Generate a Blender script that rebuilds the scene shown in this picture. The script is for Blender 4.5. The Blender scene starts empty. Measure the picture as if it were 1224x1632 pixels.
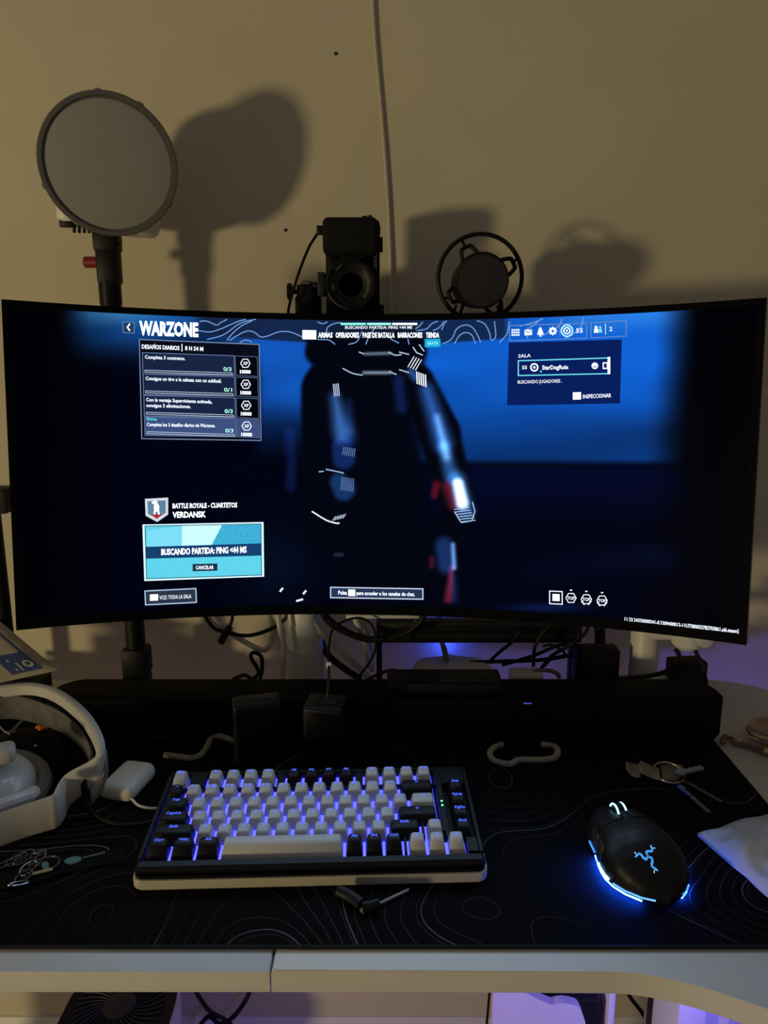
import bpy, bmesh, math, random
import numpy as np
from mathutils import Vector, Matrix, noise

random.seed(7)
scene = bpy.context.scene
COL = scene.collection
Z0 = 0.77                    # desk top height
CAMZ = Z0 + 0.47
PITCH = math.radians(12.0)
F = 1200.0                   # focal length in pixels of the 1224 x 1632 frame
WALL_Y = 1.12
pi = math.pi
R_ = math.radians

# ------------------------------------------------------------------ camera
cam_d = bpy.data.cameras.new('camera')
cam = bpy.data.objects.new('camera', cam_d)
COL.objects.link(cam)
cam.location = (0, 0, CAMZ)
cam.rotation_euler = (pi / 2 - PITCH, 0, 0)
cam_d.sensor_fit = 'HORIZONTAL'
cam_d.sensor_width = 36.0
cam_d.lens = 36.0 * F / 1224.0
cam_d.clip_start = 0.01
scene.camera = cam

# ------------------------------------------------------------------ world, lights, exposure
wd = bpy.data.worlds.new('room_ambient')
scene.world = wd
wd.use_nodes = True
bg = wd.node_tree.nodes['Background']
bg.inputs[0].default_value = (1.0, 0.90, 0.78, 1)
bg.inputs[1].default_value = 0.12

def lamp(name, kind, loc, energy, color, size=0.1, target=None):
    d = bpy.data.lights.new(name, kind)
    d.energy = energy
    d.color = color
    if kind == 'AREA':
        d.shape = 'DISK'
        d.size = size
    else:
        d.shadow_soft_size = size
    o = bpy.data.objects.new(name, d)
    COL.objects.link(o)
    o.location = loc
    if target is not None:
        o.rotation_euler = (Vector(target) - Vector(loc)).to_track_quat('-Z', 'Y').to_euler()
    return o

LAMP = (-2.3, -1.15, Z0 + 0.10)
lamp('room_lamp', 'AREA', LAMP, 30.5, (1.0, 0.82, 0.42), 0.26, (0.0, 1.0, Z0 + 0.25))
lamp('led_glow_right', 'POINT', (0.56, 1.06, 0.66), 0.04, (0.16, 0.12, 1.0), 0.02)
lamp('led_glow_under', 'POINT', (0.40, 0.60, 0.58), 3.2, (0.14, 0.11, 1.0), 0.03)
lamp('led_glow_left', 'POINT', (-0.05, 0.57, 0.50), 1.6, (0.22, 0.12, 1.0), 0.03)
lamp('led_glow_tray', 'POINT', (0.0965, 1.100, Z0 + 0.020), 0.08, (0.02, 0.07, 1.0), 0.0)

# added zero-size spots on the display's face, standing in for its light output
def screen_spots():
    for ix in range(5):
        for iz in range(2):
            th = -0.36 + 0.18 * ix
            p = Vector((0.78 * math.sin(th), 0.8824 + 0.78 * math.cos(th) - 0.80 - 0.005, Z0 + 0.28 + 0.12 * iz))
            d = bpy.data.lights.new('display_stand_in', 'SPOT')
            d.energy = SCREEN_W
            d.color = (0.50, 0.72, 1.0)
            d.shadow_soft_size = 0.0
            d.spot_size = R_(170)
            d.spot_blend = 1.0
            o = bpy.data.objects.new('display_stand_in', d)
            COL.objects.link(o)
            o.location = p
            o.rotation_euler = (Vector((0, 0.1, Z0 + 0.30)) - p).to_track_quat('-Z', 'Y').to_euler()
SCREEN_W = 0.55
screen_spots()

vs = scene.view_settings
scene.display_settings.display_device = 'sRGB'
vs.view_transform = 'Standard'
vs.look = 'None'
vs.exposure = 0.0
vs.gamma = 1.0
vs.use_curve_mapping = False

# ------------------------------------------------------------------ pixel helpers (1224 x 1632)
CP, SP = math.cos(PITCH), math.sin(PITCH)
def ray(px, py):
    u = (px - 612.0) / F
    v = (py - 816.0) / F
    return Vector((u, CP - v * SP, -SP - v * CP))
EYE = Vector((0, 0, CAMZ))
def PY(px, py, y):
    d = ray(px, py)
    return EYE + d * (y / d.y)
def PZ(px, py, z=0.0):
    """point on the horizontal plane z above the desk top"""
    d = ray(px, py)
    return EYE + d * ((Z0 + z - CAMZ) / d.z)

# ------------------------------------------------------------------ materials
def lin(c):
    c = c / 255.0
    return c / 12.92 if c <= 0.04045 else ((c + 0.055) / 1.055) ** 2.4
def rgb(r, g, b):
    return (lin(r), lin(g), lin(b), 1.0)
MATS = {}
def mat(name, color, rough=0.5, metal=0.0, emit=None, estr=0.0, spec=0.5, noise_amt=0.0, nscale=60.0, bump=0.0, trans=0.0, coat=0.0):
    if name in MATS:
        return MATS[name]
    m = bpy.data.materials.new(name)
    m.use_nodes = True
    nt = m.node_tree
    b = nt.nodes['Principled BSDF']
    b.inputs['Base Color'].default_value = color
    b.inputs['Roughness'].default_value = rough
    b.inputs['Metallic'].default_value = metal
    b.inputs['Specular IOR Level'].default_value = spec
    b.inputs['Transmission Weight'].default_value = trans
    b.inputs['Coat Weight'].default_value = coat
    if emit is not None:
        b.inputs['Emission Color'].default_value = emit
        b.inputs['Emission Strength'].default_value = estr
    if noise_amt or bump:
        tc = nt.nodes.new('ShaderNodeTexCoord')
        n = nt.nodes.new('ShaderNodeTexNoise')
        n.inputs['Scale'].default_value = nscale
        n.inputs['Detail'].default_value = 5
        nt.links.new(tc.outputs['Object'], n.inputs['Vector'])
        if noise_amt:
            mx = nt.nodes.new('ShaderNodeMix')
            mx.data_type = 'RGBA'
            mx.blend_type = 'MULTIPLY'
            mx.inputs[0].default_value = 1.0
            mx.inputs[6].default_value = color
            mr = nt.nodes.new('ShaderNodeMapRange')
            mr.inputs[1].default_value = 0.3
            mr.inputs[2].default_value = 0.7
            mr.inputs[3].default_value = 1.0 - noise_amt
            mr.inputs[4].default_value = 1.0
            nt.links.new(n.outputs['Fac'], mr.inputs[0])
            cb = nt.nodes.new('ShaderNodeCombineColor')
            for k in range(3):
                nt.links.new(mr.outputs[0], cb.inputs[k])
            nt.links.new(cb.outputs[0], mx.inputs[7])
            nt.links.new(mx.outputs[2], b.inputs['Base Color'])
        if bump:
            bp = nt.nodes.new('ShaderNodeBump')
            bp.inputs['Strength'].default_value = bump
            bp.inputs['Distance'].default_value = 0.002
            nt.links.new(n.outputs['Fac'], bp.inputs['Height'])
            nt.links.new(bp.outputs[0], b.inputs['Normal'])
    MATS[name] = m
    return m
def emat(r, g, b, s=1.0):
    name = 'glow_%d_%d_%d_%d' % (r, g, b, int(s * 100))
    if name in MATS:
        return MATS[name]
    m = bpy.data.materials.new(name)
    m.use_nodes = True
    nt = m.node_tree
    p = nt.nodes['Principled BSDF']
    p.inputs['Base Color'].default_value = (0, 0, 0, 1)
    p.inputs['Specular IOR Level'].default_value = 0.0
    p.inputs['Emission Color'].default_value = rgb(r, g, b)
    p.inputs['Emission Strength'].default_value = s
    MATS[name] = m
    return m

WALL = mat('painted_plaster', (0.56, 0.50, 0.38, 1), 0.85, noise_amt=0.06, nscale=7, bump=0.05, spec=0.2)
WHITE_DESK = mat('white_laminate', (0.60, 0.58, 0.55, 1), 0.45, noise_amt=0.04, nscale=30)
FLOORM = mat('pale_floor', (0.42, 0.36, 0.30, 1), 0.5, noise_amt=0.15, nscale=14)
BLACK = mat('black_plastic', (0.0045, 0.0045, 0.006, 1), 0.5, noise_amt=0.15, nscale=200, spec=0.2)
SOFTBLACK = mat('soft_black', (0.006, 0.006, 0.008, 1), 0.75, spec=0.2, noise_amt=0.2, nscale=300, bump=0.2)
BLACKMET = mat('black_metal', (0.008, 0.008, 0.010, 1), 0.4, metal=0.2, spec=0.2)
WHITEP = mat('white_plastic', (0.66, 0.64, 0.60, 1), 0.4, noise_amt=0.03, nscale=40)
WHITEKEY = mat('white_keycap', (0.46, 0.45, 0.46, 1), 0.5, noise_amt=0.03, nscale=80)
BLACKKEY = mat('black_keycap', (0.005, 0.005, 0.007, 1), 0.5, spec=0.2, noise_amt=0.1, nscale=80)
GREYP = mat('grey_plastic', (0.16, 0.16, 0.17, 1), 0.5, noise_amt=0.05, nscale=40)
DARKGREY = mat('dark_grey_plastic', (0.016, 0.016, 0.019, 1), 0.5, spec=0.25, noise_amt=0.1, nscale=60)
STEEL = mat('steel', (0.55, 0.55, 0.55, 1), 0.25, metal=1.0)
BRASS = mat('brass', (0.6, 0.45, 0.22, 1), 0.3, metal=1.0)
RED = mat('red_knob', (0.22, 0.012, 0.015, 1), 0.4)
CABLEB = mat('black_cable', (0.006, 0.006, 0.007, 1), 0.5, spec=0.2)
CABLEW = mat('white_cable', (0.5, 0.48, 0.43, 1), 0.5)
BRAID = mat('tan_braid', (0.34, 0.30, 0.20, 1), 0.7, noise_amt=0.4, nscale=900)
STRAP = mat('khaki_strap', (0.27, 0.22, 0.14, 1), 0.9, noise_amt=0.3, nscale=500)
GLASSB = mat('lens_glass', (0.005, 0.005, 0.01, 1), 0.05, coat=1.0)

# ------------------------------------------------------------------ object helpers
def tag(o, label=None, cat=None, group=None, kind=None):
    if label: o['label'] = label
    if cat: o['category'] = cat
    if group: o['group'] = group
    if kind: o['kind'] = kind
    return o
def thing(name, label, cat, loc=(0, 0, 0), group=None, rot=(0, 0, 0)):
    o = bpy.data.objects.new(name, None)
    o.empty_display_size = 0.02
    COL.objects.link(o)
    o.location = loc
    o.rotation_euler = rot
    return tag(o, label, cat, group)
def finish(me, m, smooth=35):
    if m is not None:
        me.materials.append(m)
    if smooth:
        me.polygons.foreach_set('use_smooth', [True] * len(me.polygons))
        me.set_sharp_from_angle(angle=R_(smooth))
    me.update()
def link(name, me, parent=None, local=False, label=None):
    o = bpy.data.objects.new(name, me)
    COL.objects.link(o)
    if parent is not None:
        o.parent = parent
        if not local and parent.type == 'EMPTY':
            o.matrix_parent_inverse = Matrix.Translation(parent.location).inverted()
    if label: o['label'] = label
    return o
def obj(name, bm, m, parent=None, local=False, smooth=35, label=None):
    me = bpy.data.meshes.new(name)
    bmesh.ops.recalc_face_normals(bm, faces=bm.faces)
    bm.to_mesh(me)
    bm.free()
    finish(me, m, smooth)
    return link(name, me, parent, local, label)
def pyobj(name, verts, faces, m, parent=None, local=False, smooth=0, label=None):
    me = bpy.data.meshes.new(name)
    me.from_pydata([tuple(v) for v in verts], [], faces)
    finish(me, m, smooth)
    return link(name, me, parent, local, label)
def NB():
    return bmesh.new()
def box(bm, c, s, bev=0.0, seg=2, rot=None):
    g = bmesh.ops.create_cube(bm, size=1.0)
    vsx = g['verts']
    bmesh.ops.scale(bm, vec=s, verts=vsx)
    if bev > 0:
        es = list({e for v in vsx for e in v.link_edges})
        r = bmesh.ops.bevel(bm, geom=es, offset=bev, segments=seg, profile=0.5, affect='EDGES')
        vsx = list({v for f in r['faces'] for v in f.verts} | {v for v in vsx if v.is_valid})
    M = Matrix.Translation(c)
    if rot is not None:
        M = M @ (rot.to_4x4() if hasattr(rot, 'to_4x4') else rot)
    bmesh.ops.transform(bm, matrix=M, verts=vsx)
    return bm
def basis(axis):
    a = Vector(axis).normalized()
    t = Vector((0, 0, 1)) if abs(a.z) < 0.9 else Vector((1, 0, 0))
    x = t.cross(a).normalized()
    y = a.cross(x).normalized()
    return x, y, a
def lathe(bm, prof, c, axis, seg=32, squash=(1, 1), xdir=None):
    """prof: list of (radius, along axis); capped at the ends"""
    x, y, a = basis(axis)
    if xdir is not None:
        x = (Vector(xdir) - a * Vector(xdir).dot(a)).normalized()
        y = a.cross(x)
    c = Vector(c)
    rings = []
    for r, h in prof:
        if r < 1e-6:
            rings.append([bm.verts.new(c + a * h)])
        else:
            rings.append([bm.verts.new(c + a * h + x * (r * squash[0] * math.cos(2 * pi * k / seg)) + y * (r * squash[1] * math.sin(2 * pi * k / seg))) for k in range(seg)])
    for A, B in zip(rings, rings[1:]):
        for k in range(seg):
            k2 = (k + 1) % seg
            if len(A) == 1 and len(B) == 1:
                continue
            if len(A) == 1:
                bm.faces.new((A[0], B[k], B[k2]))
            elif len(B) == 1:
                bm.faces.new((A[k], A[k2], B[0]))
            else:
                bm.faces.new((A[k], A[k2], B[k2], B[k]))
    if len(rings[0]) > 1: bm.faces.new(rings[0][::-1])
    if len(rings[-1]) > 1: bm.faces.new(rings[-1])
    return bm
def cyl(bm, a, b, r, seg=20, r2=None, bev=0.0):
    a = Vector(a); b = Vector(b)
    L = (b - a).length
    r2 = r if r2 is None else r2
    if bev:
        prof = [(r - bev, 0), (r, bev), (r2, L - bev), (r2 - bev, L)]
    else:
        prof = [(r, 0), (r2, L)]
    return lathe(bm, prof, a, b - a, seg)
def catmull(pts, n=6, closed=False):
    P = [Vector(p) for p in pts]
    if len(P) < 3 and not closed:
        return P
    out = []
    N = len(P)
    rng = range(N if closed else N - 1)
    for i in rng:
        if closed:
            p0, p1, p2, p3 = P[i - 1], P[i], P[(i + 1) % N], P[(i + 2) % N]
        else:
            p0 = P[i - 1] if i > 0 else P[0] * 2 - P[1]
            p1, p2 = P[i], P[i + 1]
            p3 = P[i + 2] if i + 2 < N else P[-1] * 2 - P[-2]
        for k in range(n):
            t = k / n
            out.append(0.5 * ((2 * p1) + (p2 - p0) * t + (2 * p0 - 5 * p1 + 4 * p2 - p3) * t * t + (3 * p1 - p0 - 3 * p2 + p3) * t ** 3))
    if not closed:
        out.append(P[-1])
    return out
def tube(bm, pts, r, seg=8, closed=False, n=6, rib=0.0):
    P = catmull(pts, n, closed)
    N = len(P)
    T = []
    for i in range(N):
        if closed:
            t = P[(i + 1) % N] - P[i - 1]
        else:
            t = P[min(i + 1, N - 1)] - P[max(i - 1, 0)]
        T.append(t.normalized() if t.length > 1e-9 else Vector((0, 0, 1)))
    ref = Vector((0, 0, 1)) if abs(T[0].z) < 0.9 else Vector((1, 0, 0))
    x = ref.cross(T[0]).normalized()
    rings = []
    for i in range(N):
        x = (x - T[i] * x.dot(T[i]))
        x = x.normalized() if x.length > 1e-6 else basis(T[i])[0]
        y = T[i].cross(x)
        rr = r * (1.0 + (rib if i % 2 else -rib))
        rings.append([bm.verts.new(P[i] + x * (rr * math.cos(2 * pi * k / seg)) + y * (rr * math.sin(2 * pi * k / seg))) for k in range(seg)])
    M = N if closed else N - 1
    for i in range(M):
        A, B = rings[i], rings[(i + 1) % N]
        for k in range(seg):
            k2 = (k + 1) % seg
            bm.faces.new((A[k], A[k2], B[k2], B[k]))
    if not closed:
        bm.faces.new(rings[0][::-1])
        bm.faces.new(rings[-1])
    return bm
def prism(bm, outline, z0, z1, bev=0.0, seg=2):
    """plan outline (x, y) extruded from z0 to z1"""
    vb = [bm.verts.new((p[0], p[1], z0)) for p in outline]
    vt = [bm.verts.new((p[0], p[1], z1)) for p in outline]
    n = len(outline)
    fs = [bm.faces.new(vb[::-1]), bm.faces.new(vt)]
    for k in range(n):
        fs.append(bm.faces.new((vb[k], vb[(k + 1) % n], vt[(k + 1) % n], vt[k])))
    if bev:
        es = list({e for f in fs[:2] for e in f.edges})
        bmesh.ops.bevel(bm, geom=es, offset=bev, segments=seg, profile=0.5, affect='EDGES')
    return bm
def strip(bm, top, bot, thick, n=6, rounded=0.0):
    """a band between two edge curves, given thickness along its normal"""
    A = catmull(top, n); B = catmull(bot, n)
    N = len(A)
    rings = []
    for i in range(N):
        t = (A[min(i + 1, N - 1)] - A[max(i - 1, 0)]).normalized()
        w = B[i] - A[i]
        nn = t.cross(w).normalized() * (thick / 2)
        e = w * rounded
        rings.append([bm.verts.new(p) for p in (A[i] + e + nn, A[i] + nn * 0.3, A[i] - nn * 0.3, A[i] + e - nn, B[i] - e - nn, B[i] - nn * 0.3, B[i] + nn * 0.3, B[i] - e + nn)])
    for i in range(N - 1):
        for k in range(8):
            k2 = (k + 1) % 8
            bm.faces.new((rings[i][k], rings[i][k2], rings[i + 1][k2], rings[i + 1][k]))
    bm.faces.new(rings[0][::-1]); bm.faces.new(rings[-1])
    return bm

_txt = {}
def text_geo(s, bold=0.02):
    """2D outline mesh of a string, x from 0 to 1, cap height 1"""
    key = (s, bold)
    if key in _txt:
        return _txt[key]
    cu = bpy.data.curves.new('lettering', 'FONT')
    cu.body = s
    cu.resolution_u = 2
    cu.offset = bold
    cu.fill_mode = 'FRONT'
    ob = bpy.data.objects.new('lettering', cu)
    COL.objects.link(ob)
    bpy.context.view_layer.update()
    ev = ob.evaluated_get(bpy.context.evaluated_depsgraph_get())
    me = ev.to_mesh()
    V = np.array([v.co[:2] for v in me.vertices]) if len(me.vertices) else np.zeros((0, 2))
    Fc = [tuple(p.vertices) for p in me.polygons]
    ev.to_mesh_clear()
    bpy.data.objects.remove(ob)
    bpy.data.curves.remove(cu)
    if len(V):
        w = V[:, 0].max() - V[:, 0].min()
        V[:, 0] = (V[:, 0] - V[:, 0].min()) / max(w, 1e-6)
        V[:, 1] = V[:, 1] / 0.70
        asp = w / 0.70
    else:
        asp = 1.0
    _txt[key] = (V, Fc, asp)
    return _txt[key]

# ================================================================== SETTING
def struct(o):
    o['kind'] = 'structure'
    return o
bm = NB(); box(bm, (0.0, WALL_Y + 0.05, 1.35), (7.0, 0.10, 2.7))
struct(obj('wall_back', bm, WALL))
bm = NB(); box(bm, (0.0, -0.9, -0.05), (7.0, 4.2, 0.10))
struct(obj('floor', bm, FLOORM))
bm = NB()
prism(bm, [(0, 0), (0.014, 0), (0.014, 0.075), (0.009, 0.083), (0.004, 0.09), (0, 0.09)], 0, 7.0)
bmesh.ops.transform(bm, matrix=Matrix(((0, 0, 1, -3.5), (-1, 0, 0, WALL_Y), (0, 1, 0, 0), (0, 0, 0, 1))), verts=bm.verts)
struct(obj('baseboard_back', bm, WHITEP))

# a thin pale cord hanging down the wall, with its two nail holes
pts = [PY(592, -30, WALL_Y - 0.004), PY(597, 60, WALL_Y - 0.004), PY(606, 160, WALL_Y - 0.0035), PY(614, 260, WALL_Y - 0.004), PY(620, 360, WALL_Y - 0.004), PY(623, 470, WALL_Y - 0.005), PY(625, 600, WALL_Y - 0.005), PY(626, 800, WALL_Y - 0.005)]
cord = obj('wire_lead', tube(NB(), pts, 0.0028, 8), mat('cord_ivory', (0.50, 0.44, 0.35, 1), 0.5))
tag(cord, 'thin ivory cord running down the bare wall behind the camera', 'cord')
for k, (px, py, lb) in enumerate(((535, 86, 'tiny dark nail in the wall left of the ivory cord'), (455, 367, 'tiny dark nail in the wall just left of the camera'))):
    p = PY(px, py, WALL_Y)
    bm = NB(); lathe(bm, [(0.0011, -0.004), (0.0011, 0.001), (0.0022, 0.0012), (0.0020, 0.0022), (0, 0.0026)], p, (0, -1, 0), 10)
    tag(obj('wall_nail', bm, DARKGREY), lb, 'nail', 'nails in the wall')

# ================================================================== DESK
YF = 0.497
YB = 1.03
SEAM = PZ(433, 1535).x
desk = thing('desk', 'white desk with a seam in its rounded front edge, curving forward on the right', 'desk', (0, 0.8, 0))
out_left = [(-0.95, YF), (SEAM - 0.0006, YF), (SEAM - 0.0006, YB), (-0.95, YB)]
curve = []
for k in range(25):
    t = k / 24
    x = 0.175 + 0.30 * t
    s = t * t * (3 - 2 * t)
    curve.append((x, YF - 0.12 * s))
rr = [(0.475, YF - 0.12), (0.585, YF - 0.12), (0.585, 0.90)]
for k in range(9):
    a = k / 8 * pi / 2
    rr.append((0.465 + 0.12 * math.cos(a), 0.91 + 0.12 * math.sin(a)))
out_right = [(SEAM + 0.0006, YF)] + curve + rr[1:] + [(SEAM + 0.0006, YB)]
obj('desktop_panel', prism(NB(), out_left, Z0 - 0.02, Z0, 0.0022), WHITE_DESK, desk)
obj('desktop_panel', prism(NB(), out_right, Z0 - 0.02, Z0, 0.0022), WHITE_DESK, desk)
for lx in (-0.80, PY(1082, 1602, 0.82).x):
    bm = NB(); box(bm, (lx, 0.82, (Z0 - 0.02) / 2 + 0.012), (0.036, 0.08, Z0 - 0.044), 0.004)
    leg = obj('leg', bm, WHITEP, desk)
    bm = NB(); box(bm, (lx, 0.78, 0.013), (0.040, 0.55, 0.025), 0.006)
    obj('foot', bm, WHITEP, leg)
bm = NB(); box(bm, (-0.25, 0.84, Z0 - 0.096), (1.06, 0.018, 0.150), 0.002)
obj('light_block_panel', bm, WHITEP, desk)  # unseen panel, made tall to block violet light leaking up behind the desk

# LED strip below the rear edge of the desk
bm = NB(); box(bm, (0.15, YB - 0.006, Z0 - 0.024), (0.70, 0.008, 0.004), 0.0005)
led = tag(obj('led_strip', bm, emat(70, 50, 255, 0.12)), 'violet LED strip stuck under the rear edge of the white desk', 'LED strip')

# desk mat: contour-line print
def mat_contours():
    m = bpy.data.materials.new('contour_print_cloth')
    m.use_nodes = True
    nt = m.node_tree
    L = nt.links
    b = nt.nodes['Principled BSDF']
    b.inputs['Roughness'].default_value = 0.8
    b.inputs['Specular IOR Level'].default_value = 0.05
    tc = nt.nodes.new('ShaderNodeTexCoord')
    n = nt.nodes.new('ShaderNodeTexNoise')
    n.inputs['Scale'].default_value = 5.6
    n.inputs['Detail'].default_value = 0.6
    n.inputs['Roughness'].default_value = 0.35
    L.new(tc.outputs['Object'], n.inputs['Vector'])
    def math_(op, a, bb=None):
        q = nt.nodes.new('ShaderNodeMath'); q.operation = op
        for i, v in enumerate((a, bb)):
            if v is None: continue
            if isinstance(v, (int, float)): q.inputs[i].default_value = v
            else: L.new(v, q.inputs[i])
        return q.outputs[0]
    def shifted(dx, dy):
        va = nt.nodes.new('ShaderNodeVectorMath'); va.operation = 'ADD'
        L.new(tc.outputs['Object'], va.inputs[0])
        va.inputs[1].default_value = (dx, dy, 0)
        q = nt.nodes.new('ShaderNodeTexNoise')
        for k in ('Scale', 'Detail', 'Roughness'):
            q.inputs[k].default_value = n.inputs[k].default_value
        L.new(va.outputs[0], q.inputs['Vector'])
        return q.outputs['Fac']
    EPS = 0.0015
    gx = math_('DIVIDE', math_('SUBTRACT', shifted(EPS, 0), n.outputs['Fac']), EPS)
    gy = math_('DIVIDE', math_('SUBTRACT', shifted(0, EPS), n.outputs['Fac']), EPS)
    grad = math_('MAXIMUM', math_('SQRT', math_('ADD', math_('MULTIPLY', gx, gx), math_('MULTIPLY', gy, gy))), 0.12)
    def lines(freq, width, phase):
        s = math_('ADD', math_('MULTIPLY', n.outputs['Fac'], freq), phase)
        f = math_('FRACT', s)
        d = math_('ABSOLUTE', math_('SUBTRACT', f, 0.5))
        d = math_('DIVIDE', math_('DIVIDE', d, freq), grad)     # metres from the line
        mr = nt.nodes.new('ShaderNodeMapRange')
        mr.interpolation_type = 'SMOOTHSTEP'
        L.new(d, mr.inputs[0])
        mr.inputs[1].default_value = width * 0.35
        mr.inputs[2].default_value = width
        mr.inputs[3].default_value = 1.0
        mr.inputs[4].default_value = 0.0
        return mr.outputs[0]
    fine = lines(30.0, 0.00065, 0.2)
    bold = lines(6.0, 0.0009, 0.18)
    n2 = nt.nodes.new('ShaderNodeTexNoise')
    n2.inputs['Scale'].default_value = 7.0
    n2.inputs['Detail'].default_value = 1
    L.new(tc.outputs['Object'], n2.inputs['Vector'])
    mr2 = nt.nodes.new('ShaderNodeMapRange')
    L.new(n2.outputs['Fac'], mr2.inputs[0])
    mr2.inputs[1].default_value = 0.40; mr2.inputs[2].default_value = 0.65
    mr2.inputs[3].default_value = 0.004; mr2.inputs[4].default_value = 0.034
    f1 = math_('MULTIPLY', fine, mr2.outputs[0])
    f2 = math_('MULTIPLY', math_('MULTIPLY', bold, mr2.outputs[0]), 3.2)
    tot = math_('ADD', math_('MAXIMUM', f1, f2), 0.0030)
    # woven grain
    n3 = nt.nodes.new('ShaderNodeTexNoise')
    n3.inputs['Scale'].default_value = 900.0
    L.new(tc.outputs['Object'], n3.inputs['Vector'])
    g = math_('ADD', math_('MULTIPLY', n3.outputs['Fac'], 0.6), 0.7)
    tot = math_('MULTIPLY', tot, g)
    cc = nt.nodes.new('ShaderNodeCombineColor')
    L.new(tot, cc.inputs[0]); L.new(tot, cc.inputs[1])
    L.new(math_('MULTIPLY', tot, 1.12), cc.inputs[2])
    L.new(cc.outputs[0], b.inputs['Base Color'])
    bp = nt.nodes.new('ShaderNodeBump')
    bp.inputs['Strength'].default_value = 0.15
    bp.inputs['Distance'].default_value = 0.0005
    L.new(n3.outputs['Fac'], bp.inputs['Height'])
    L.new(bp.outputs[0], b.inputs['Normal'])
    return m
MATT = 0.003
mat_rect = [(-0.515, 0.519), (0.405, 0.519), (0.405, 0.93), (-0.515, 0.93)]
root = thing('desk_mat', 'large black desk mat printed with thin grey contour lines', 'desk mat', (-0.05, 0.72, Z0))
obj('cloth', prism(NB(), mat_rect, Z0, Z0 + MATT, 0.0008), mat_contours(), root)
bm = NB()
c_ = [(-0.5145, 0.5195), (0.4045, 0.5195), (0.4045, 0.9295), (-0.5145, 0.9295)]
for a, b in zip(c_, c_[1:] + c_[:1]):
    tube(bm, [(a[0], a[1], Z0 + 0.002), (b[0], b[1], Z0 + 0.002)], 0.0016, 6)
obj('stitched_edge', bm, SOFTBLACK, root)
MZ = Z0 + MATT + 0.0003      # top of the mat
ZM = MATT + 0.0003

# ================================================================== MONITOR
MW, MH, MR = 0.784, 0.355, 0.80
MA = math.asin(MW / 2 / MR)
MC = Vector((-0.0061, 0.8824, Z0 + 0.3363))
MM = Matrix.Rotation(-0.0514, 3, 'Z') @ Matrix.Rotation(-0.1049, 3, 'X') @ Matrix.Rotation(0.0013, 3, 'Y')
MMI = MM.transposed()
def mpt(th, z, off=0.0):
    """point of the monitor's curved front: angle, height, distance in front"""
    r = MR - off
    return MC + MM @ Vector((r * math.sin(th), r * math.cos(th) - MR, z))
def scr(px, py, off=0.0):
    d = MMI @ ray(px, py)
    o = MMI @ (EYE - MC)
    r = MR - off
    a = d.x ** 2 + d.y ** 2
    b = 2 * (o.x * d.x + (o.y + MR) * d.y)
    c = o.x ** 2 + (o.y + MR) ** 2 - r * r
    t = (-b + math.sqrt(b * b - 4 * a * c)) / (2 * a)
    return MC + MM @ (o + d * t)

monitor = thing('curved_monitor', 'wide curved ultrawide monitor showing a blue game lobby screen', 'monitor', (MC.x, MC.y, Z0))
NU = 64
def shell(name, z0, z1, a0, a1, f_off, b_off, m, parent, n=NU, bulge=None):
    """curved slab between two radii"""
    bm = NB()
    fr, bk = [], []
    for i in range(n + 1):
        th = a0 + (a1 - a0) * i / n
        fr.append((bm.verts.new(mpt(th, z0, f_off)), bm.verts.new(mpt(th, z1, f_off))))
        bo = b_off if bulge is None else b_off - bulge(i / n)
        bk.append((bm.verts.new(mpt(th, z0, bo)), bm.verts.new(mpt(th, z1, bo))))
    for i in range(n):
        bm.faces.new((fr[i][0], fr[i + 1][0], fr[i + 1][1], fr[i][1]))
        bm.faces.new((bk[i][1], bk[i + 1][1], bk[i + 1][0], bk[i][0]))
        bm.faces.new((fr[i][1], fr[i + 1][1], bk[i + 1][1], bk[i][1]))
        bm.faces.new((fr[i][0], bk[i][0], bk[i + 1][0], fr[i + 1][0]))
    bm.faces.new((fr[0][0], fr[0][1], bk[0][1], bk[0][0]))
    bm.faces.new((fr[n][1], fr[n][0], bk[n][0], bk[n][1]))
    return obj(name, bm, m, parent, smooth=30)
h = MH / 2
shell('rear_cover', -h, h, -MA, MA, -0.0006, -0.010, BLACKMET, monitor)
B_ = 0.007
BEZEL = mat('bezel_black', (0.0012, 0.0012, 0.0018, 1), 0.6, spec=0.05)
shell('bezel', h - B_, h, -MA, MA, 0.0012, -0.0006, BEZEL, monitor)
shell('bezel', -h, -h + 0.011, -MA, MA, 0.0012, -0.0006, BEZEL, monitor)
shell('bezel', -h + 0.011, h - B_, -MA, -MA + 0.0085, 0.0012, -0.0006, BEZEL, monitor, 2)
shell('bezel', -h + 0.011, h - B_, MA - 0.0085, MA, 0.0012, -0.0006, BEZEL, monitor, 2)
shell('electronics_housing', -0.10, 0.10, -0.22, 0.22, -0.010, -0.022, DARKGREY, monitor, 24)

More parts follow.
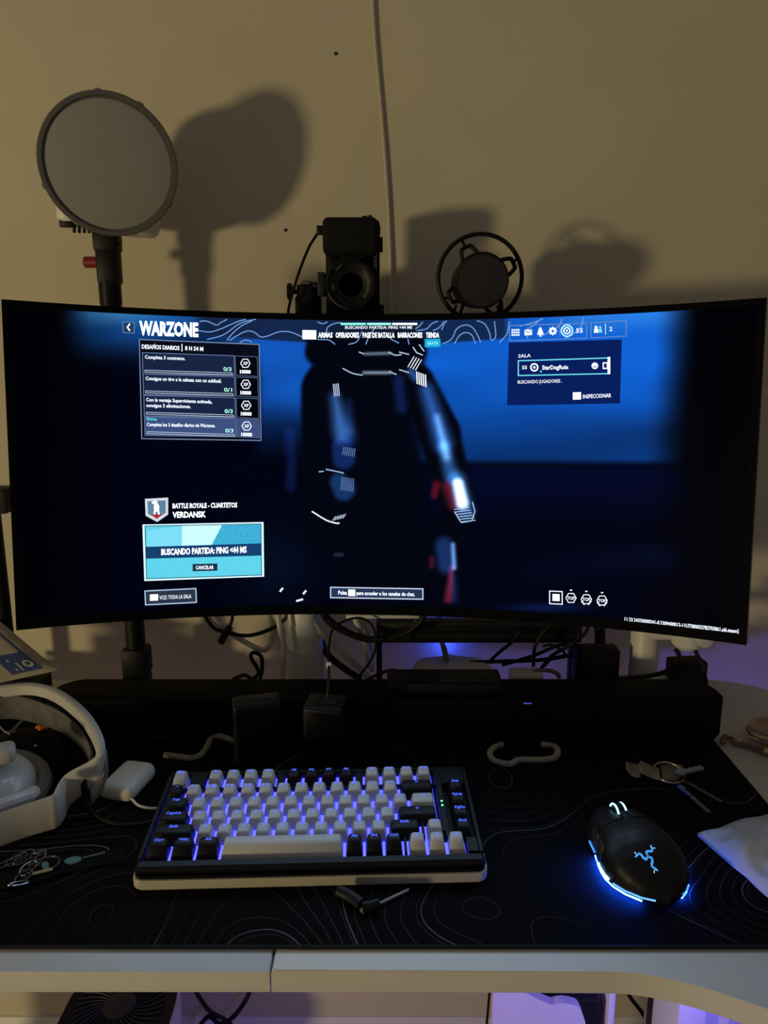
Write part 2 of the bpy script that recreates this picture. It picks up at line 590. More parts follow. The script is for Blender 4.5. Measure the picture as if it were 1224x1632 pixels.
# ---- the picture on the screen, painted in the picture's own coordinates
def sstep(a, b, x):
    t = np.clip((x - a) / (b - a), 0, 1)
    return t * t * (3 - 2 * t)
def paint(X, Y):
    C = np.zeros(X.shape + (3,))
    C[...] = (1, 2, 17)
    edge = sstep(60, 230, X) * (1 - sstep(1000, 1160, X))
    C *= (0.25 + 0.75 * edge)[..., None]
    rng = np.random.RandomState(3)
    def cloud(sx, sy, seed, n=9):
        r = np.random.RandomState(seed)
        o = np.zeros_like(X)
        for _ in range(n):
            kx, ky = r.uniform(-1, 1, 2) / np.array([sx, sy])
            o += np.sin(6.28 * (X * kx + Y * ky) + r.uniform(0, 6.28))
        return o / n
    def put(col, a):
        a = np.clip(a, 0, 1)[..., None]
        C[...] = C * (1 - a) + np.array(col, float) * a
    def add(col, a):
        C[...] = C + np.array(col, float) * np.clip(a, 0, 1)[..., None]
    cl = cloud(160, 70, 1)
    # left sky
    a = sstep(88, 150, X) * (1 - sstep(500, 560, X))
    fall = 1 - sstep(500, 610, Y - 0.16 * (X - 250))
    put((22, 92, 178), a * fall * (0.80 + 0.5 * cl))
    add((38, 62, 60), a * (1 - sstep(495, 530, Y)) * np.exp(-((X - 185) / 75.) ** 2) * 1.0)
    a2 = sstep(395, 425, X) * (1 - sstep(500, 520, X))
    put((16, 86, 188), a2 * (1 - sstep(610, 745, Y)) * (0.92 + 0.5 * cl))
    # right sky
    a = sstep(640, 690, X) * (1 - sstep(1040, 1118, X + 0.08 * (Y - 500)))
    vert = 1 - 0.50 * sstep(570, 735, Y)
    fl = 1 - sstep(728, 744, Y - 0.004 * (X - 700))
    cl2 = cloud(300, 60, 5)
    put((15, 98, 214), a * vert * fl * (0.98 + 0.3 * cl2))
    add((26, 30, 20), a * (1 - sstep(500, 540, Y)) * sstep(830, 930, X))
    # ground haze
    put((3, 7, 42), sstep(620, 720, X) * (1 - sstep(1020, 1120, X)) * sstep(738, 750, Y) * (1 - sstep(760, 860, Y)) * 0.9)
    put((4, 9, 34), sstep(800, 860, X) * (1 - sstep(1040, 1110, X)) * sstep(850, 870, Y) * (1 - sstep(880, 960, Y)) * (0.5 + cl2))
    put((5, 22, 44), np.exp(-((X - 440) / 60.) ** 2 - ((Y - 900) / 60.) ** 2) * 0.5)
    put((10, 30, 80), np.exp(-((X - 870) / 60.) ** 2 - ((Y - 968) / 7.) ** 2) * 0.8)
    # header band
    hb = sstep(300, 330, X) * (1 - sstep(800, 815, X)) * (1 - sstep(545, 548, Y + 0.00022 * (X - 600) ** 2 - 2))
    put((20, 30, 56), hb * 0.85)
    # figure: soft polygons
    def seg(ax, ay, bx, by, r0, r1, soft):
        dx, dy = bx - ax, by - ay
        t = np.clip(((X - ax) * dx + (Y - ay) * dy) / (dx * dx + dy * dy), 0, 1)
        d = np.hypot(X - ax - t * dx, Y - ay - t * dy)
        r = r0 + (r1 - r0) * t
        return 1 - sstep(-soft, soft, d - r)
    DK = (2, 4, 16)
    for s in ((510, 560, 650, 560, 24, 30, 5), (520, 600, 650, 600, 28, 32, 6), (520, 620, 522, 780, 40, 42, 5),
              (522, 780, 520, 860, 40, 32, 6), (590, 640, 590, 720, 70, 60, 10), (665, 610, 700, 690, 28, 34, 5), (700, 690, 728, 800, 32, 30, 5),
              (728, 800, 730, 850, 28, 22, 6), (715, 850, 712, 960, 30, 26, 8), (610, 720, 610, 900, 60, 80, 16), (495, 545, 505, 560, 6, 10, 4)):
        put(DK, seg(*s))
    # glints
    add((56, 104, 170), seg(534, 634, 545, 688, 6, 13, 13) * 0.95)
    add((20, 45, 90), seg(556, 640, 562, 700, 4, 8, 8) * 0.6)
    add((22, 50, 110), seg(545, 712, 548, 730, 16, 18, 6) * 0.7)
    add((26, 70, 125), seg(540, 768, 548, 780, 14, 18, 6) * 0.7)
    add((16, 34, 80), seg(465, 735, 463, 775, 8, 8, 6) * 0.5)
    add((12, 26, 70), seg(462, 690, 462, 720, 8, 8, 6) * 0.5)
    add((46, 100, 180), seg(680, 622, 706, 705, 9, 13, 14) * 0.9)
    add((95, 125, 140), seg(697, 665, 712, 728, 3, 5, 9) * 0.9)
    add((40, 86, 140), seg(708, 715, 719, 757, 9, 11, 9) * 0.9)
    add((120, 14, 20), seg(696, 772, 692, 790, 6, 5, 5) * 0.7)
    add((105, 18, 24), seg(712, 775, 722, 805, 8, 8, 6) * 0.7)
    add((245, 250, 250), seg(730, 771, 737, 802, 8, 9, 6))
    add((60, 120, 190), seg(729, 765, 742, 815, 13, 14, 9) * 0.6)
    add((110, 150, 190), seg(722, 868, 724, 905, 3, 3, 4) * 0.9)
    add((30, 60, 120), seg(708, 870, 712, 900, 14, 14, 8) * 0.7)
    add((125, 25, 32), seg(720, 905, 714, 955, 3, 6, 5) * 0.8)
    add((100, 20, 30), seg(688, 890, 688, 902, 4, 4, 4) * 0.6)
    add((30, 55, 120), seg(722, 920, 724, 955, 5, 5, 6) * 0.5)
    add((20, 50, 120), seg(635, 605, 640, 650, 8, 8, 8) * 0.5)
    add((46, 90, 150), seg(655, 592, 662, 602, 6, 6, 6) * 0.8)
    add((130, 150, 160), seg(582, 564, 622, 563, 2, 2, 3) * 0.9)
    add((150, 175, 185), seg(580, 594, 622, 594, 2.2, 2.2, 3) * 0.9)
    add((60, 70, 90), seg(535, 884, 545, 884, 2, 2, 4) * 0.7)
    return np.clip(C, 0, 255)

a0, a1 = -MA + 0.0075, MA - 0.0075
zb, zt = -h + 0.0095, h - B_ + 0.001
nu, nv = 560, 230
TH, ZZ = np.meshgrid(np.linspace(a0, a1, nu + 1), np.linspace(zb, zt, nv + 1))
Lx = MR * np.sin(TH); Ly = MR * np.cos(TH) - MR
M3 = np.array(MM)
W = np.stack([Lx, Ly, ZZ], -1) @ M3.T + np.array(MC)
rel = W - np.array(EYE)
dep = rel[..., 1] * CP - rel[..., 2] * SP
PXg = 612 + F * rel[..., 0] / dep
PYg = 816 - F * (rel[..., 1] * SP + rel[..., 2] * CP) / dep
img = paint(PXg, PYg) / 255.0
imgl = np.where(img <= 0.04045, img / 12.92, ((img + 0.055) / 1.055) ** 2.4)
me = bpy.data.meshes.new('screen')
nvt = (nu + 1) * (nv + 1)
me.vertices.add(nvt)
me.vertices.foreach_set('co', W.reshape(-1).astype(np.float32))
idx = np.arange(nvt).reshape(nv + 1, nu + 1)
quads = np.stack([idx[:-1, :-1], idx[:-1, 1:], idx[1:, 1:], idx[1:, :-1]], -1).reshape(-1, 4)
me.loops.add(quads.size)
me.loops.foreach_set('vertex_index', quads.reshape(-1).astype(np.int32))
me.polygons.add(len(quads))
me.polygons.foreach_set('loop_start', (np.arange(len(quads)) * 4).astype(np.int32))
me.update(calc_edges=True)
ca = me.color_attributes.new('picture', 'FLOAT_COLOR', 'POINT')
ca.data.foreach_set('color', np.concatenate([imgl.reshape(-1, 3), np.ones((nvt, 1))], 1).astype(np.float32).reshape(-1))
sm = bpy.data.materials.new('display_picture')
sm.use_nodes = True
b = sm.node_tree.nodes['Principled BSDF']
b.inputs['Base Color'].default_value = (0.0005, 0.0005, 0.001, 1)
b.inputs['Roughness'].default_value = 0.35
b.inputs['Specular IOR Level'].default_value = 0.02
at_ = sm.node_tree.nodes.new('ShaderNodeAttribute')
at_.attribute_name = 'picture'
sm.node_tree.links.new(at_.outputs['Color'], b.inputs['Emission Color'])
b.inputs['Emission Strength'].default_value = 1.0
me.materials.append(sm)
me.polygons.foreach_set('use_smooth', [True] * len(me.polygons))
screen = link('screen', me, monitor, label='lit display with a blue game menu')

# ---- interface drawn on the screen
def ui_poly(name, quads, col, s=1.0, layer=1, n=8):
    """quads: list of 4-corner pixel quads (tl, tr, br, bl)"""
    V, Fc = [], []
    off = 0.00025 * layer
    for q in quads:
        tl, tr, br, bl = [Vector(p) for p in q]
        base = len(V)
        for i in range(n + 1):
            t = i / n
            a = tl.lerp(tr, t); b2 = bl.lerp(br, t)
            V.append(scr(a.x, a.y, off)); V.append(scr(b2.x, b2.y, off))
        for i in range(n):
            k = base + 2 * i
            Fc.append((k, k + 1, k + 3, k + 2))
    return pyobj(name, V, Fc, emat(*col, s), screen)
def ui_line(name, polys, w, col, s=1.0, layer=2, smooth=False):
    V, Fc = [], []
    off = 0.00025 * layer
    for poly in polys:
        P = [Vector((p[0], p[1], 0)) for p in poly]
        if smooth:
            P = catmull(P, 6)
        base = len(V)
        for i, p in enumerate(P):
            t = P[min(i + 1, len(P) - 1)] - P[max(i - 1, 0)]
            nrm = Vector((-t.y, t.x, 0)).normalized() * (w / 2)
            V.append(scr(p.x + nrm.x, p.y + nrm.y, off)); V.append(scr(p.x - nrm.x, p.y - nrm.y, off))
        for i in range(len(P) - 1):
            k = base + 2 * i
            Fc.append((k, k + 1, k + 3, k + 2))
    return pyobj(name, V, Fc, emat(*col, s), screen)
def ui_frame(name, q, w, col, s=1.0, layer=2):
    pts = [Vector((p[0], p[1], 0)) for p in q]
    segs = []
    for a, b2 in zip(pts, pts[1:] + pts[:1]):
        d = (b2 - a).normalized() * (w / 2)
        segs.append([(a - d).lerp(b2 + d, k / 8) for k in range(9)])
    return ui_line(name, segs, w, col, s, layer)
def ui_text(txt, p0, p1, hgt, col=(235, 242, 255), s=1.6, layer=3, bold=0.02):
    V2, Fc, _ = text_geo(txt, bold)
    off = 0.00025 * layer
    V = []
    for a, b2 in V2:
        V.append(scr(p0[0] + (p1[0] - p0[0]) * a, p0[1] + (p1[1] - p0[1]) * a - b2 * hgt, off))
    return pyobj('lettering', V, Fc, emat(*col, s), screen)
def ngon_pts(cx, cy, r, n, ph=0.0):
    return [(cx + r * math.cos(2 * pi * k / n + ph), cy + r * math.sin(2 * pi * k / n + ph)) for k in range(n)]
def ui_ring(cx, cy, r, n, w, col, s=1.3, layer=3, ph=0.0):
    p = ngon_pts(cx, cy, r, n, ph)
    return ui_line('icon_ring', [p + [p[0], p[1]]], w, col, s, layer)
def ui_disc(cx, cy, r, col, s=1.3, layer=3, n=14, name='icon_dot', ry=None):
    off = 0.00025 * layer
    ry = r if ry is None else ry
    V = [scr(cx + r * math.cos(2 * pi * k / n), cy + ry * math.sin(2 * pi * k / n), off) for k in range(n)]
    return pyobj(name, V, [tuple(range(n))[::-1]], emat(*col, s), screen)

WH = (235, 242, 255); LB = (120, 150, 200); TEAL = (90, 225, 215)
# contour lines in the header
HL = [[(318, 512), (330, 512), (345, 518), (352, 514), (362, 509)], [(316, 527), (335, 529), (352, 524), (366, 518), (380, 512), (392, 509)],
      [(330, 541), (350, 536), (362, 530), (378, 518), (392, 512), (408, 509)], [(362, 543), (368, 534), (384, 520), (402, 511)],
      [(366, 543), (376, 536), (392, 528), (404, 529), (416, 537), (428, 535), (444, 529), (462, 529), (482, 537)],
      [(382, 546), (392, 542), (402, 545)], [(506, 513), (514, 516), (522, 513)], [(520, 531), (522, 522), (532, 516), (544, 514)],
      [(506, 541), (524, 542), (534, 549)], [(555, 549), (568, 545), (574, 535), (577, 528)], [(583, 549), (586, 541), (592, 530), (597, 524)],
      [(622, 540), (636, 547)], [(650, 540), (652, 549)], [(662, 524), (668, 520), (674, 513)], [(664, 527), (680, 524), (688, 516), (698, 512)],
      [(690, 527), (700, 522), (708, 512)], [(704, 526), (707, 518), (712, 511)], [(706, 548), (720, 540), (728, 524), (742, 518), (754, 523), (762, 536), (766, 546)],
      [(724, 548), (732, 535), (742, 530), (752, 534), (758, 548)], [(760, 511), (772, 516), (780, 530), (783, 542), (790, 536), (788, 512)],
      [(796, 546), (808, 532), (812, 512)], [(842, 540), (836, 528), (848, 520), (858, 512)], [(828, 520), (850, 514), (866, 508)],
      [(862, 536), (874, 530), (890, 520), (896, 508)], [(900, 540), (914, 532), (926, 520), (930, 506)]]
for pl in HL:
    ui_line('contour_line', [pl], 1.6, (118, 160, 220), 1.0, 1, True)
# title
ui_poly('back_button', [((196, 513), (214, 514), (214, 531), (196, 530))], (34, 62, 96), 1.0, 1)
ui_frame('back_button_frame', [(196, 513), (214, 514), (214, 531), (196, 530)], 1.0, (110, 150, 200), 0.9)
ui_line('back_arrow', [[(207, 516), (203, 521.5), (207, 527)]], 2.4, WH, 1.5, 3)
ui_text('WARZONE', (222, 533), (316, 536), 21, WH, 2.6, 3, 0.042)
# challenge panel
ui_poly('panel', [((222, 541), (413, 549), (416, 702), (226, 699))], (9, 12, 26), 1.0, 1)
ui_frame('panel_frame', [(222, 541), (413, 549), (416, 702), (226, 699)], 1.5, (120, 140, 175), 1.0)
ui_text('DESAFÍOS DIARIOS', (226, 555.5), (286, 558), 6.5)
ui_line('divider', [[(290, 548), (290, 560)]], 1.4, WH, 1.3, 3)
ui_text('8 H 54 M', (295, 558), (324, 559.5), 6.5)
rows = [(562, 567, 600), (596, 600.5, 633), (630, 634, 667), (664.5, 667, 698)]
txts = [('Completa 3 contratos.', (231, 571.5), (295, 574), '0/3'), ('Consigue un tiro a la cabeza con un subfusil.', (232, 605.5), (353, 610), '0/1'),
        ('Con la ventaja Superviviente activada,', (233, 639.5), (338, 643), '0/3'), ('Completa los 3 desafíos diarios de Warzone.', (234, 679), (343, 681), '0/3')]
for i, ((y0, y1, yb), (tx, p0, p1, cnt)) in enumerate(zip(rows, txts)):
    xl = 227 + i * 1.1
    q = [(xl, y0), (373 + i * 0.7, y1), (374 + i * 0.8, yb - 2), (xl + 0.8, yb - 4)]
    ui_poly('challenge_row', [q], (62, 80, 128) if i == 3 else (24, 36, 66), 1.0, 2)
    ui_frame('challenge_frame', q, 1.1, (105, 125, 165), 1.0, 3)
    q2 = [(375 + i * 0.7, y1 + 0.4), (410 + i * 0.8, y1 + 1.6), (411 + i * 0.8, yb), (376 + i * 0.7, yb - 2)]
    ui_poly('reward_cell', [q2], (62, 80, 128) if i == 3 else (4, 6, 14), 1.0, 2)
    ui_frame('reward_frame', q2, 0.9, (90, 108, 145), 1.0, 3)
    ui_text(tx, p0, p1, 5.4, WH, 1.4, 4)
    ui_text(cnt, (356 + i, yb - 9), (369 + i, yb - 8.5), 6, (170, 240, 225), 1.3, 4)
    ui_frame('progress_bar', [(xl + 4, yb - 10), (370 + i, yb - 5.5), (370 + i, yb - 2.5), (xl + 4, yb - 7)], 1.0, (190, 205, 225), 1.0, 4)
    cx, cy = 391 + i * 0.7, y1 + 12
    ui_ring(cx, cy, 7.5, 6, 1.4, WH, 1.4, 4)
    ui_text('XP', (cx - 4, cy + 2.5), (cx + 4, cy + 2.8), 5, WH, 1.4, 4)
    ui_text('10000', (cx - 8.5, cy + 16), (cx + 8.5, cy + 16.4), 5.5, WH, 1.9, 4, 0.03)
ui_text('consigue 3 eliminaciones.', (233, 648.5), (304, 650.5), 5.4, WH, 1.4, 4)
ui_text('Extras', (234, 669.5), (250, 670.2), 4.6, TEAL, 1.2, 4)
# top menu
ui_poly('menu_tab', [((482, 526), (504, 526.5), (504, 541), (482, 540.5))], (225, 248, 250), 1.8, 2)
for s_, xa, xb in (('ARMAS', 507, 530), ('OPERADORES', 535, 572), ('PASE DE BATALLA', 578, 629), ('BARRACONES', 634, 673), ('TIENDA', 679, 700)):
    ui_text(s_, (xa, 538), (xb, 538), 8, WH, 2.0, 3, 0.026)
ui_text('BUSCANDO PARTIDA: PING <44 MS', (550, 524), (657, 524), 4.6, WH, 1.2)
for xa, xb, c in ((543, 583, (120, 225, 205)), (585, 623, (150, 235, 220)), (625, 665, (225, 240, 240))):
    ui_poly('loading_bar', [((xa, 514.5), (xb, 514.5), (xb, 518), (xa, 518))], c, 1.4, 3)
ui_poly('offer_button', [((677, 540.5), (702, 540), (702, 553), (677, 553.5))], (30, 165, 205), 1.2, 2)
ui_text('GRATIS', (681, 549.5), (698, 549), 4.6, (150, 230, 240), 1.2)
# right icons
ui_frame('icon_box', [(812, 519), (935, 515), (935, 539), (812, 543)], 1.2, LB, 0.9)
ui_frame('icon_box', [(942, 514.5), (998, 511), (998, 535.5), (942, 538.5)], 1.2, LB, 0.9)
for a in range(4):
    for bq in range(3):
        ui_disc(816.5 + a * 3.4, 526 + bq * 4 - a * 0.1, 1.5, WH, 1.3)
ui_poly('mail_icon', [((836, 525.5), (848, 525), (848, 534), (836, 534.5))], WH, 1.1, 3, 2)
ui_line('mail_fold', [[(837, 527), (842, 531), (847, 526.5)]], 1.0, (30, 50, 90), 1.0, 4)
ui_poly('bell_icon', [((859, 523.5), (863, 523.3), (866.5, 533), (856, 533.5))], WH, 1.5, 3, 2)
ui_disc(861, 523.5, 2.0, WH, 1.5); ui_disc(861.2, 535, 1.6, WH, 1.5)
ui_ring(881, 527.5, 4.0, 16, 3.0, WH, 1.5)
ui_line('gear_teeth', [[(881 + 4 * math.cos(k * pi / 4), 527.5 + 4 * math.sin(k * pi / 4)), (881 + 6.8 * math.cos(k * pi / 4), 527.5 + 6.8 * math.sin(k * pi / 4))] for k in range(8)], 2.0, WH, 1.5, 3)
ui_line('divider', [[(892, 518), (892, 537)]], 1.0, LB, 0.9)
ui_ring(903.5, 527, 9.0, 24, 2.2, (150, 220, 250), 1.5)
ui_ring(903.5, 527, 5.0, 16, 2.0, WH, 1.4)
ui_disc(903.5, 527, 1.8, WH, 1.4)
ui_text('55', (918, 530.5), (929, 530), 7, WH, 1.2)
ui_disc(950, 521.5, 2.4, WH, 1.4); ui_poly('party_icon', [((947, 524), (953, 523.8), (954, 530), (946.5, 530.4))], WH, 1.4, 3, 2)
ui_disc(956.5, 521.5, 2.0, (120, 220, 230), 1.1); ui_poly('party_icon', [((954.5, 524), (959, 523.8), (959.5, 530), (954.5, 530.2))], (120, 220, 230), 1.1, 3, 2)
ui_line('divider', [[(965, 516), (965, 533)]], 1.2, WH, 1.0, 3)
ui_text('2', (971, 527.5), (976, 527.3), 6.5, WH, 1.2)
# lobby panel
ui_poly('lobby_panel', [((811, 546), (991, 541), (988, 643), (808, 646))], (9, 30, 92), 1.0, 1)
ui_text('SALA', (826, 570), (846, 569), 5.2, WH, 1.1)
ui_frame('lobby_slot', [(826, 575), (970, 570.5), (970, 595.5), (826, 598.5)], 1.7, (110, 220, 235), 1.2)
ui_text('55', (832, 588.5), (840, 588.2), 5.5, WH, 1.2)
ui_ring(851.5, 585.5, 5.6, 18, 2.2, WH, 1.5)
ui_disc(851.5, 585.5, 2.0, WH, 1.5)
ui_disc(862, 592, 1.5, TEAL, 1.2)
ui_text('StarDogRoix', (864, 589), (906, 588), 6.5, WH, 1.5)
ui_disc(948, 583, 5.4, WH, 1.2); ui_line('icon_slot', [[(944.5, 584), (948, 585.5), (951.5, 583.5)]], 1.2, (20, 45, 100), 1.0, 4)
ui_frame('chat_icon', [(961.5, 578.5), (968, 578.2), (968, 587), (961.5, 587.3)], 2.0, WH, 1.2, 3)
ui_poly('scroll_handle', [((968.5, 569), (972.5, 568.8), (972.5, 596), (968.5, 596.2))], WH, 1.8, 4, 1)
ui_text('BUSCANDO JUGADORES .', (825, 611.5), (896, 609.5), 5.2, WH, 1.0)
ui_poly('key_prompt', [((913, 625.5), (926, 625), (926, 636.5), (913, 637))], (245, 240, 225), 1.8, 3, 2)
ui_text('INSPECCIONAR', (929, 635), (974, 633), 6, WH, 1.3)
# mode badge
bd = [(231, 795), (268, 793), (268, 820), (250.5, 832), (232, 822)]
V = [scr(p[0], p[1], 0.00025) for p in bd]
pyobj('badge', V, [(0, 4, 3, 2, 1)], emat(200, 212, 220, 1.1), screen)
V = [scr(p[0], p[1], 0.0005) for p in [(235, 799), (264, 797.5), (264, 817.5), (250, 826), (236, 819)]]
pyobj('badge_field', V, [(0, 4, 3, 2, 1)], emat(96, 130, 158, 1.0), screen)
V = [scr(p[0], p[1], 0.00075) for p in [(240, 820), (260, 819), (250, 827)]]
pyobj('badge_red', V, [(0, 2, 1)], emat(165, 40, 46, 1.0), screen)
ui_disc(247.5, 801, 3.6, (235, 240, 245), 1.2, 4); ui_disc(249.5, 809, 4.6, (235, 240, 245), 1.2, 4, ry=7)
ui_line('badge_figure', [[(247, 813), (246, 820)], [(252, 813), (253.5, 820)], [(246, 803), (242, 800)]], 3.0, (235, 240, 245), 1.2, 4)
ui_text('BATTLE ROYALE - CUARTETOS', (275, 810), (378, 808.5), 7.5, WH, 2.0, 3, 0.026)
ui_text('VERDANSK', (275, 825), (328, 824), 9, WH, 2.2, 3, 0.03)
# search panel
ui_poly('search_panel', [((227, 836), (420, 832), (421, 919), (230, 926))], (200, 235, 245), 1.3, 1)
ui_frame('search_inner_frame', [(231, 838.5), (416, 835), (417, 916.5), (233.5, 922.5)], 1.2, (12, 50, 70), 1.0, 3)
ui_poly('search_field', [((231, 838.5), (416, 835), (417, 916.5), (233.5, 922.5))], (92, 205, 228), 1.1, 2)
ui_poly('search_glare', [((290, 838), (354, 836.5), (337, 868.5), (290, 870))], (190, 240, 250), 1.2, 3)
ui_poly('search_glare', [((235, 845), (290, 838), (290, 870), (235, 871.5))], (120, 215, 238), 1.1, 3)
ui_poly('search_shade', [((354, 837.5), (415.5, 836), (416, 866), (338, 868.5))], (58, 168, 206), 1.1, 3)
for k in range(7):
    xx = 348 + k * 9
    ui_line('search_vein', [[(xx, 864 - k), (xx + 7, 856), (xx + 4, 848), (xx + 14, 840)]], 0.7, (92, 192, 222), 1.0, 4, True)
for k in range(6):
    xx = 240 + k * 30
    ui_line('search_vein', [[(xx, 915 - k), (xx + 6, 906), (xx + 16, 903), (xx + 24, 893)]], 0.7, (122, 218, 236), 1.0, 4, True)
ui_poly('search_band', [((232.5, 871.5), (416, 866), (416, 885.5), (233, 890.5))], (22, 66, 112), 1.0, 4)
ui_text('BUSCANDO PARTIDA: PING <44 MS', (257, 884.5), (393, 880.5), 9.5, WH, 2.2, 5, 0.026)
ui_poly('cancel_button', [((307, 899), (346.5, 898), (346.5, 909.5), (307, 910.5))], (22, 46, 72), 1.0, 4)
ui_text('CANCELAR', (312, 907.5), (340.5, 906.8), 5.6, WH, 1.6, 5)
ui_poly('voice_box', [((231, 942), (312, 938), (313, 960), (232, 964))], (44, 54, 72), 1.0, 1)
ui_frame('voice_frame', [(231, 942), (312, 938), (313, 960), (232, 964)], 1.8, (170, 195, 220), 1.1)
ui_poly('key_prompt', [((239, 947.5), (252, 947), (252, 957), (239, 957.5))], (250, 248, 235), 1.8, 3, 2)
ui_text('VOZ: TODA LA SALA', (254, 955.5), (305, 953), 6, WH, 1.1)
# chat hint
ui_poly('hint_box', [((527, 936), (674, 938.5), (674, 955), (527, 952.5))], (38, 54, 84), 1.0, 1)
ui_frame('hint_frame', [(527, 936), (674, 938.5), (674, 955), (527, 952.5)], 1.7, (190, 205, 225), 1.2)
ui_text('Pulsa', (539, 947.3), (553, 947.6), 6)
ui_poly('key_prompt', [((555, 939.5), (566, 939.7), (566, 950), (555, 949.8))], (250, 246, 232), 1.9, 3, 2)
ui_text('para acceder a los canales de chat.', (568, 948), (661, 950), 6, WH, 1.5)
# bottom right icons and version line
ui_frame('slot_frame', [(876, 942), (896, 943), (896, 963), (876, 962)], 1.6, WH, 1.2)
ui_poly('slot_fill', [((880.5, 946.5), (892, 947), (892, 958), (880.5, 957.5))], WH, 1.6, 3, 2)
for k, (cx, cy) in enumerate(((910, 953), (934.5, 955), (959.5, 957))):
    ui_ring(cx, cy, 8.2, 6, 1.5, WH, 1.3)
    ui_text('TOP', (cx - 6, cy + 2.6), (cx + 6, cy + 3), 5, WH, 1.3)
    ui_line('icon_dash', [[(cx - 1.8, cy - 12.5), (cx + 1.8, cy - 12.3)]], 1.8, WH, 1.3, 3)
    if k:
        ui_line('icon_wing', [[(cx - 8, cy + 3), (cx - 3, cy + 9)], [(cx + 3, cy + 9), (cx + 8, cy + 3)]], 1.6, WH, 1.1, 3)
ui_text('11.23.24320000241-0.2309400013-11U7380033783703861.pl6.steam]', (995.5, 989.5), (1177, 1009), 6, WH, 1.4, 3, 0.02)
# crisp glints on the figure's gear
def hatch(x0, y0, x1, y1, dx, dy, n, w, col=(190, 210, 235), s=1.0, nm='gear_glint'):
    ui_line(nm, [[(x0 + (x1 - x0) * k / (n - 1), y0 + (y1 - y0) * k / (n - 1)), (x0 + (x1 - x0) * k / (n - 1) + dx, y0 + (y1 - y0) * k / (n - 1) + dy)] for k in range(n)], w, col, s, 2)
hatch(650, 585, 662, 590, 10, -17, 4, 1.5, WH, 1.0)
hatch(664, 592, 678, 597, 1, 20, 5, 2.0, WH, 1.1)
hatch(531, 612, 539, 611, 2, 20, 4, 1.3)
hatch(548, 712, 566, 715, -2, 13, 7, 1.0, (120, 150, 200), 0.9)
hatch(545, 760, 564, 763, -2, 21, 8, 1.0, (110, 140, 195), 0.9)
hatch(724, 812, 734, 832, 24, -3, 6, 1.3, (170, 200, 235), 1.0)
ui_line('gear_glint', [[(724, 815), (735, 833), (752, 830), (757, 815), (753, 800)]], 1.4, (190, 215, 240), 1.0, 2)
ui_line('gear_glint', [[(497, 815), (520, 829), (537, 834), (541, 833)]], 2.2, WH, 1.1, 2, True)
hatch(530, 830, 546, 826, 5, -7, 5, 1.5)
for q_ in ([(446, 943), (451, 937)], [(483, 947), (488, 941)], [(472, 958), (483, 955)]):
    ui_line('gear_glint', [q_], 3.2, WH, 1.0, 2)
for q_ in ([(619, 561), (630, 566), (640, 565)], [(572, 561), (580, 564)], [(636, 561), (652, 565)], [(620, 592), (632, 597)], [(636, 589), (652, 594)], [(546, 587), (562, 595), (578, 598)]):
    ui_line('gear_glint', [q_], 2.0, (170, 185, 205), 1.0, 2, True)
for q_ in ([(658, 553), (664, 562)], [(668, 549), (676, 560)], [(664, 562), (674, 566)]):
    ui_line('gear_glint', [q_], 1.8, (190, 210, 235), 1.0, 2)
for q_ in ([(508, 752), (516, 751)], [(519, 748), (530, 750), (548, 754)]):
    ui_line('gear_glint', [q_], 1.8, (160, 190, 225), 1.0, 2)

# ================================================================== MONITOR ARM (white, right rear)
pr = PZ(1020, 1064, 0.004)
AX, AY = 0.364, 0.99
arm = thing('monitor_arm', 'white monitor arm clamped to the right rear of the desk', 'monitor arm', (AX, AY, Z0))
bm = NB(); box(bm, (AX + 0.012, AY - 0.005, Z0 + 0.007), (0.10, 0.075, 0.012), 0.005, 3)
bp_ = obj('base_plate', bm, WHITEP, arm)
for dx, dy in ((-0.028, -0.028), (0.045, -0.026), (0.045, 0.02)):
    bm = NB(); lathe(bm, [(0.0036, 0), (0.0036, 0.0015), (0.002, 0.0016), (0.002, 0.0006), (0, 0.0006)], (AX + 0.012 + dx, AY - 0.005 + dy, Z0 + 0.013), (0, 0, 1), 12)
    obj('screw', bm, DARKGREY, bp_)
bm = NB(); lathe(bm, [(0.024, 0.013), (0.022, 0.018), (0.0195, 0.022), (0.0195, 0.30), (0.017, 0.305), (0, 0.305)], (AX, AY, Z0), (0, 0, 1), 28)
obj('pole', bm, WHITEP, arm)
bm = NB(); box(bm, (AX + 0.020, AY - 0.02, Z0 + 0.100), (0.05, 0.04, 0.018), 0.006, 2)
cyl(bm, (AX + 0.040, AY - 0.045, Z0 + 0.084), (AX + 0.040, AY - 0.045, Z0 + 0.13), 0.020, 24, 0.025, 0.006)
obj('arm_joint', bm, WHITEP, arm)
bm = NB(); lathe(bm, [(0.010, 0), (0.012, 0.002), (0.012, 0.006), (0.004, 0.008), (0, 0.008)], (AX + 0.052, AY - 0.066, Z0 + 0.106), (0.25, -1, 0), 18)
obj('joint_cap', bm, WHITEP, arm)
bm = NB()
pA = Vector((AX, AY, Z0 + 0.285)); pB = Vector((0.20, 0.985, Z0 + 0.295)); pC = Vector((0.02, 0.985, Z0 + 0.33))
tube(bm, [pA, pB], 0.017, 12); tube(bm, [pB, pC], 0.017, 12)
cyl(bm, pB - Vector((0, 0, .035)), pB + Vector((0, 0, .035)), 0.022, 20)
obj('arm_segment', bm, WHITEP, arm)
bm = NB(); box(bm, (0.0, 0.945, Z0 + 0.335), (0.11, 0.012, 0.11), 0.003)
cyl(bm, (0.0, 0.95, Z0 + 0.335), (0.012, 0.985, Z0 + 0.332), 0.020, 18)
obj('mount_plate', bm, WHITEP, arm)

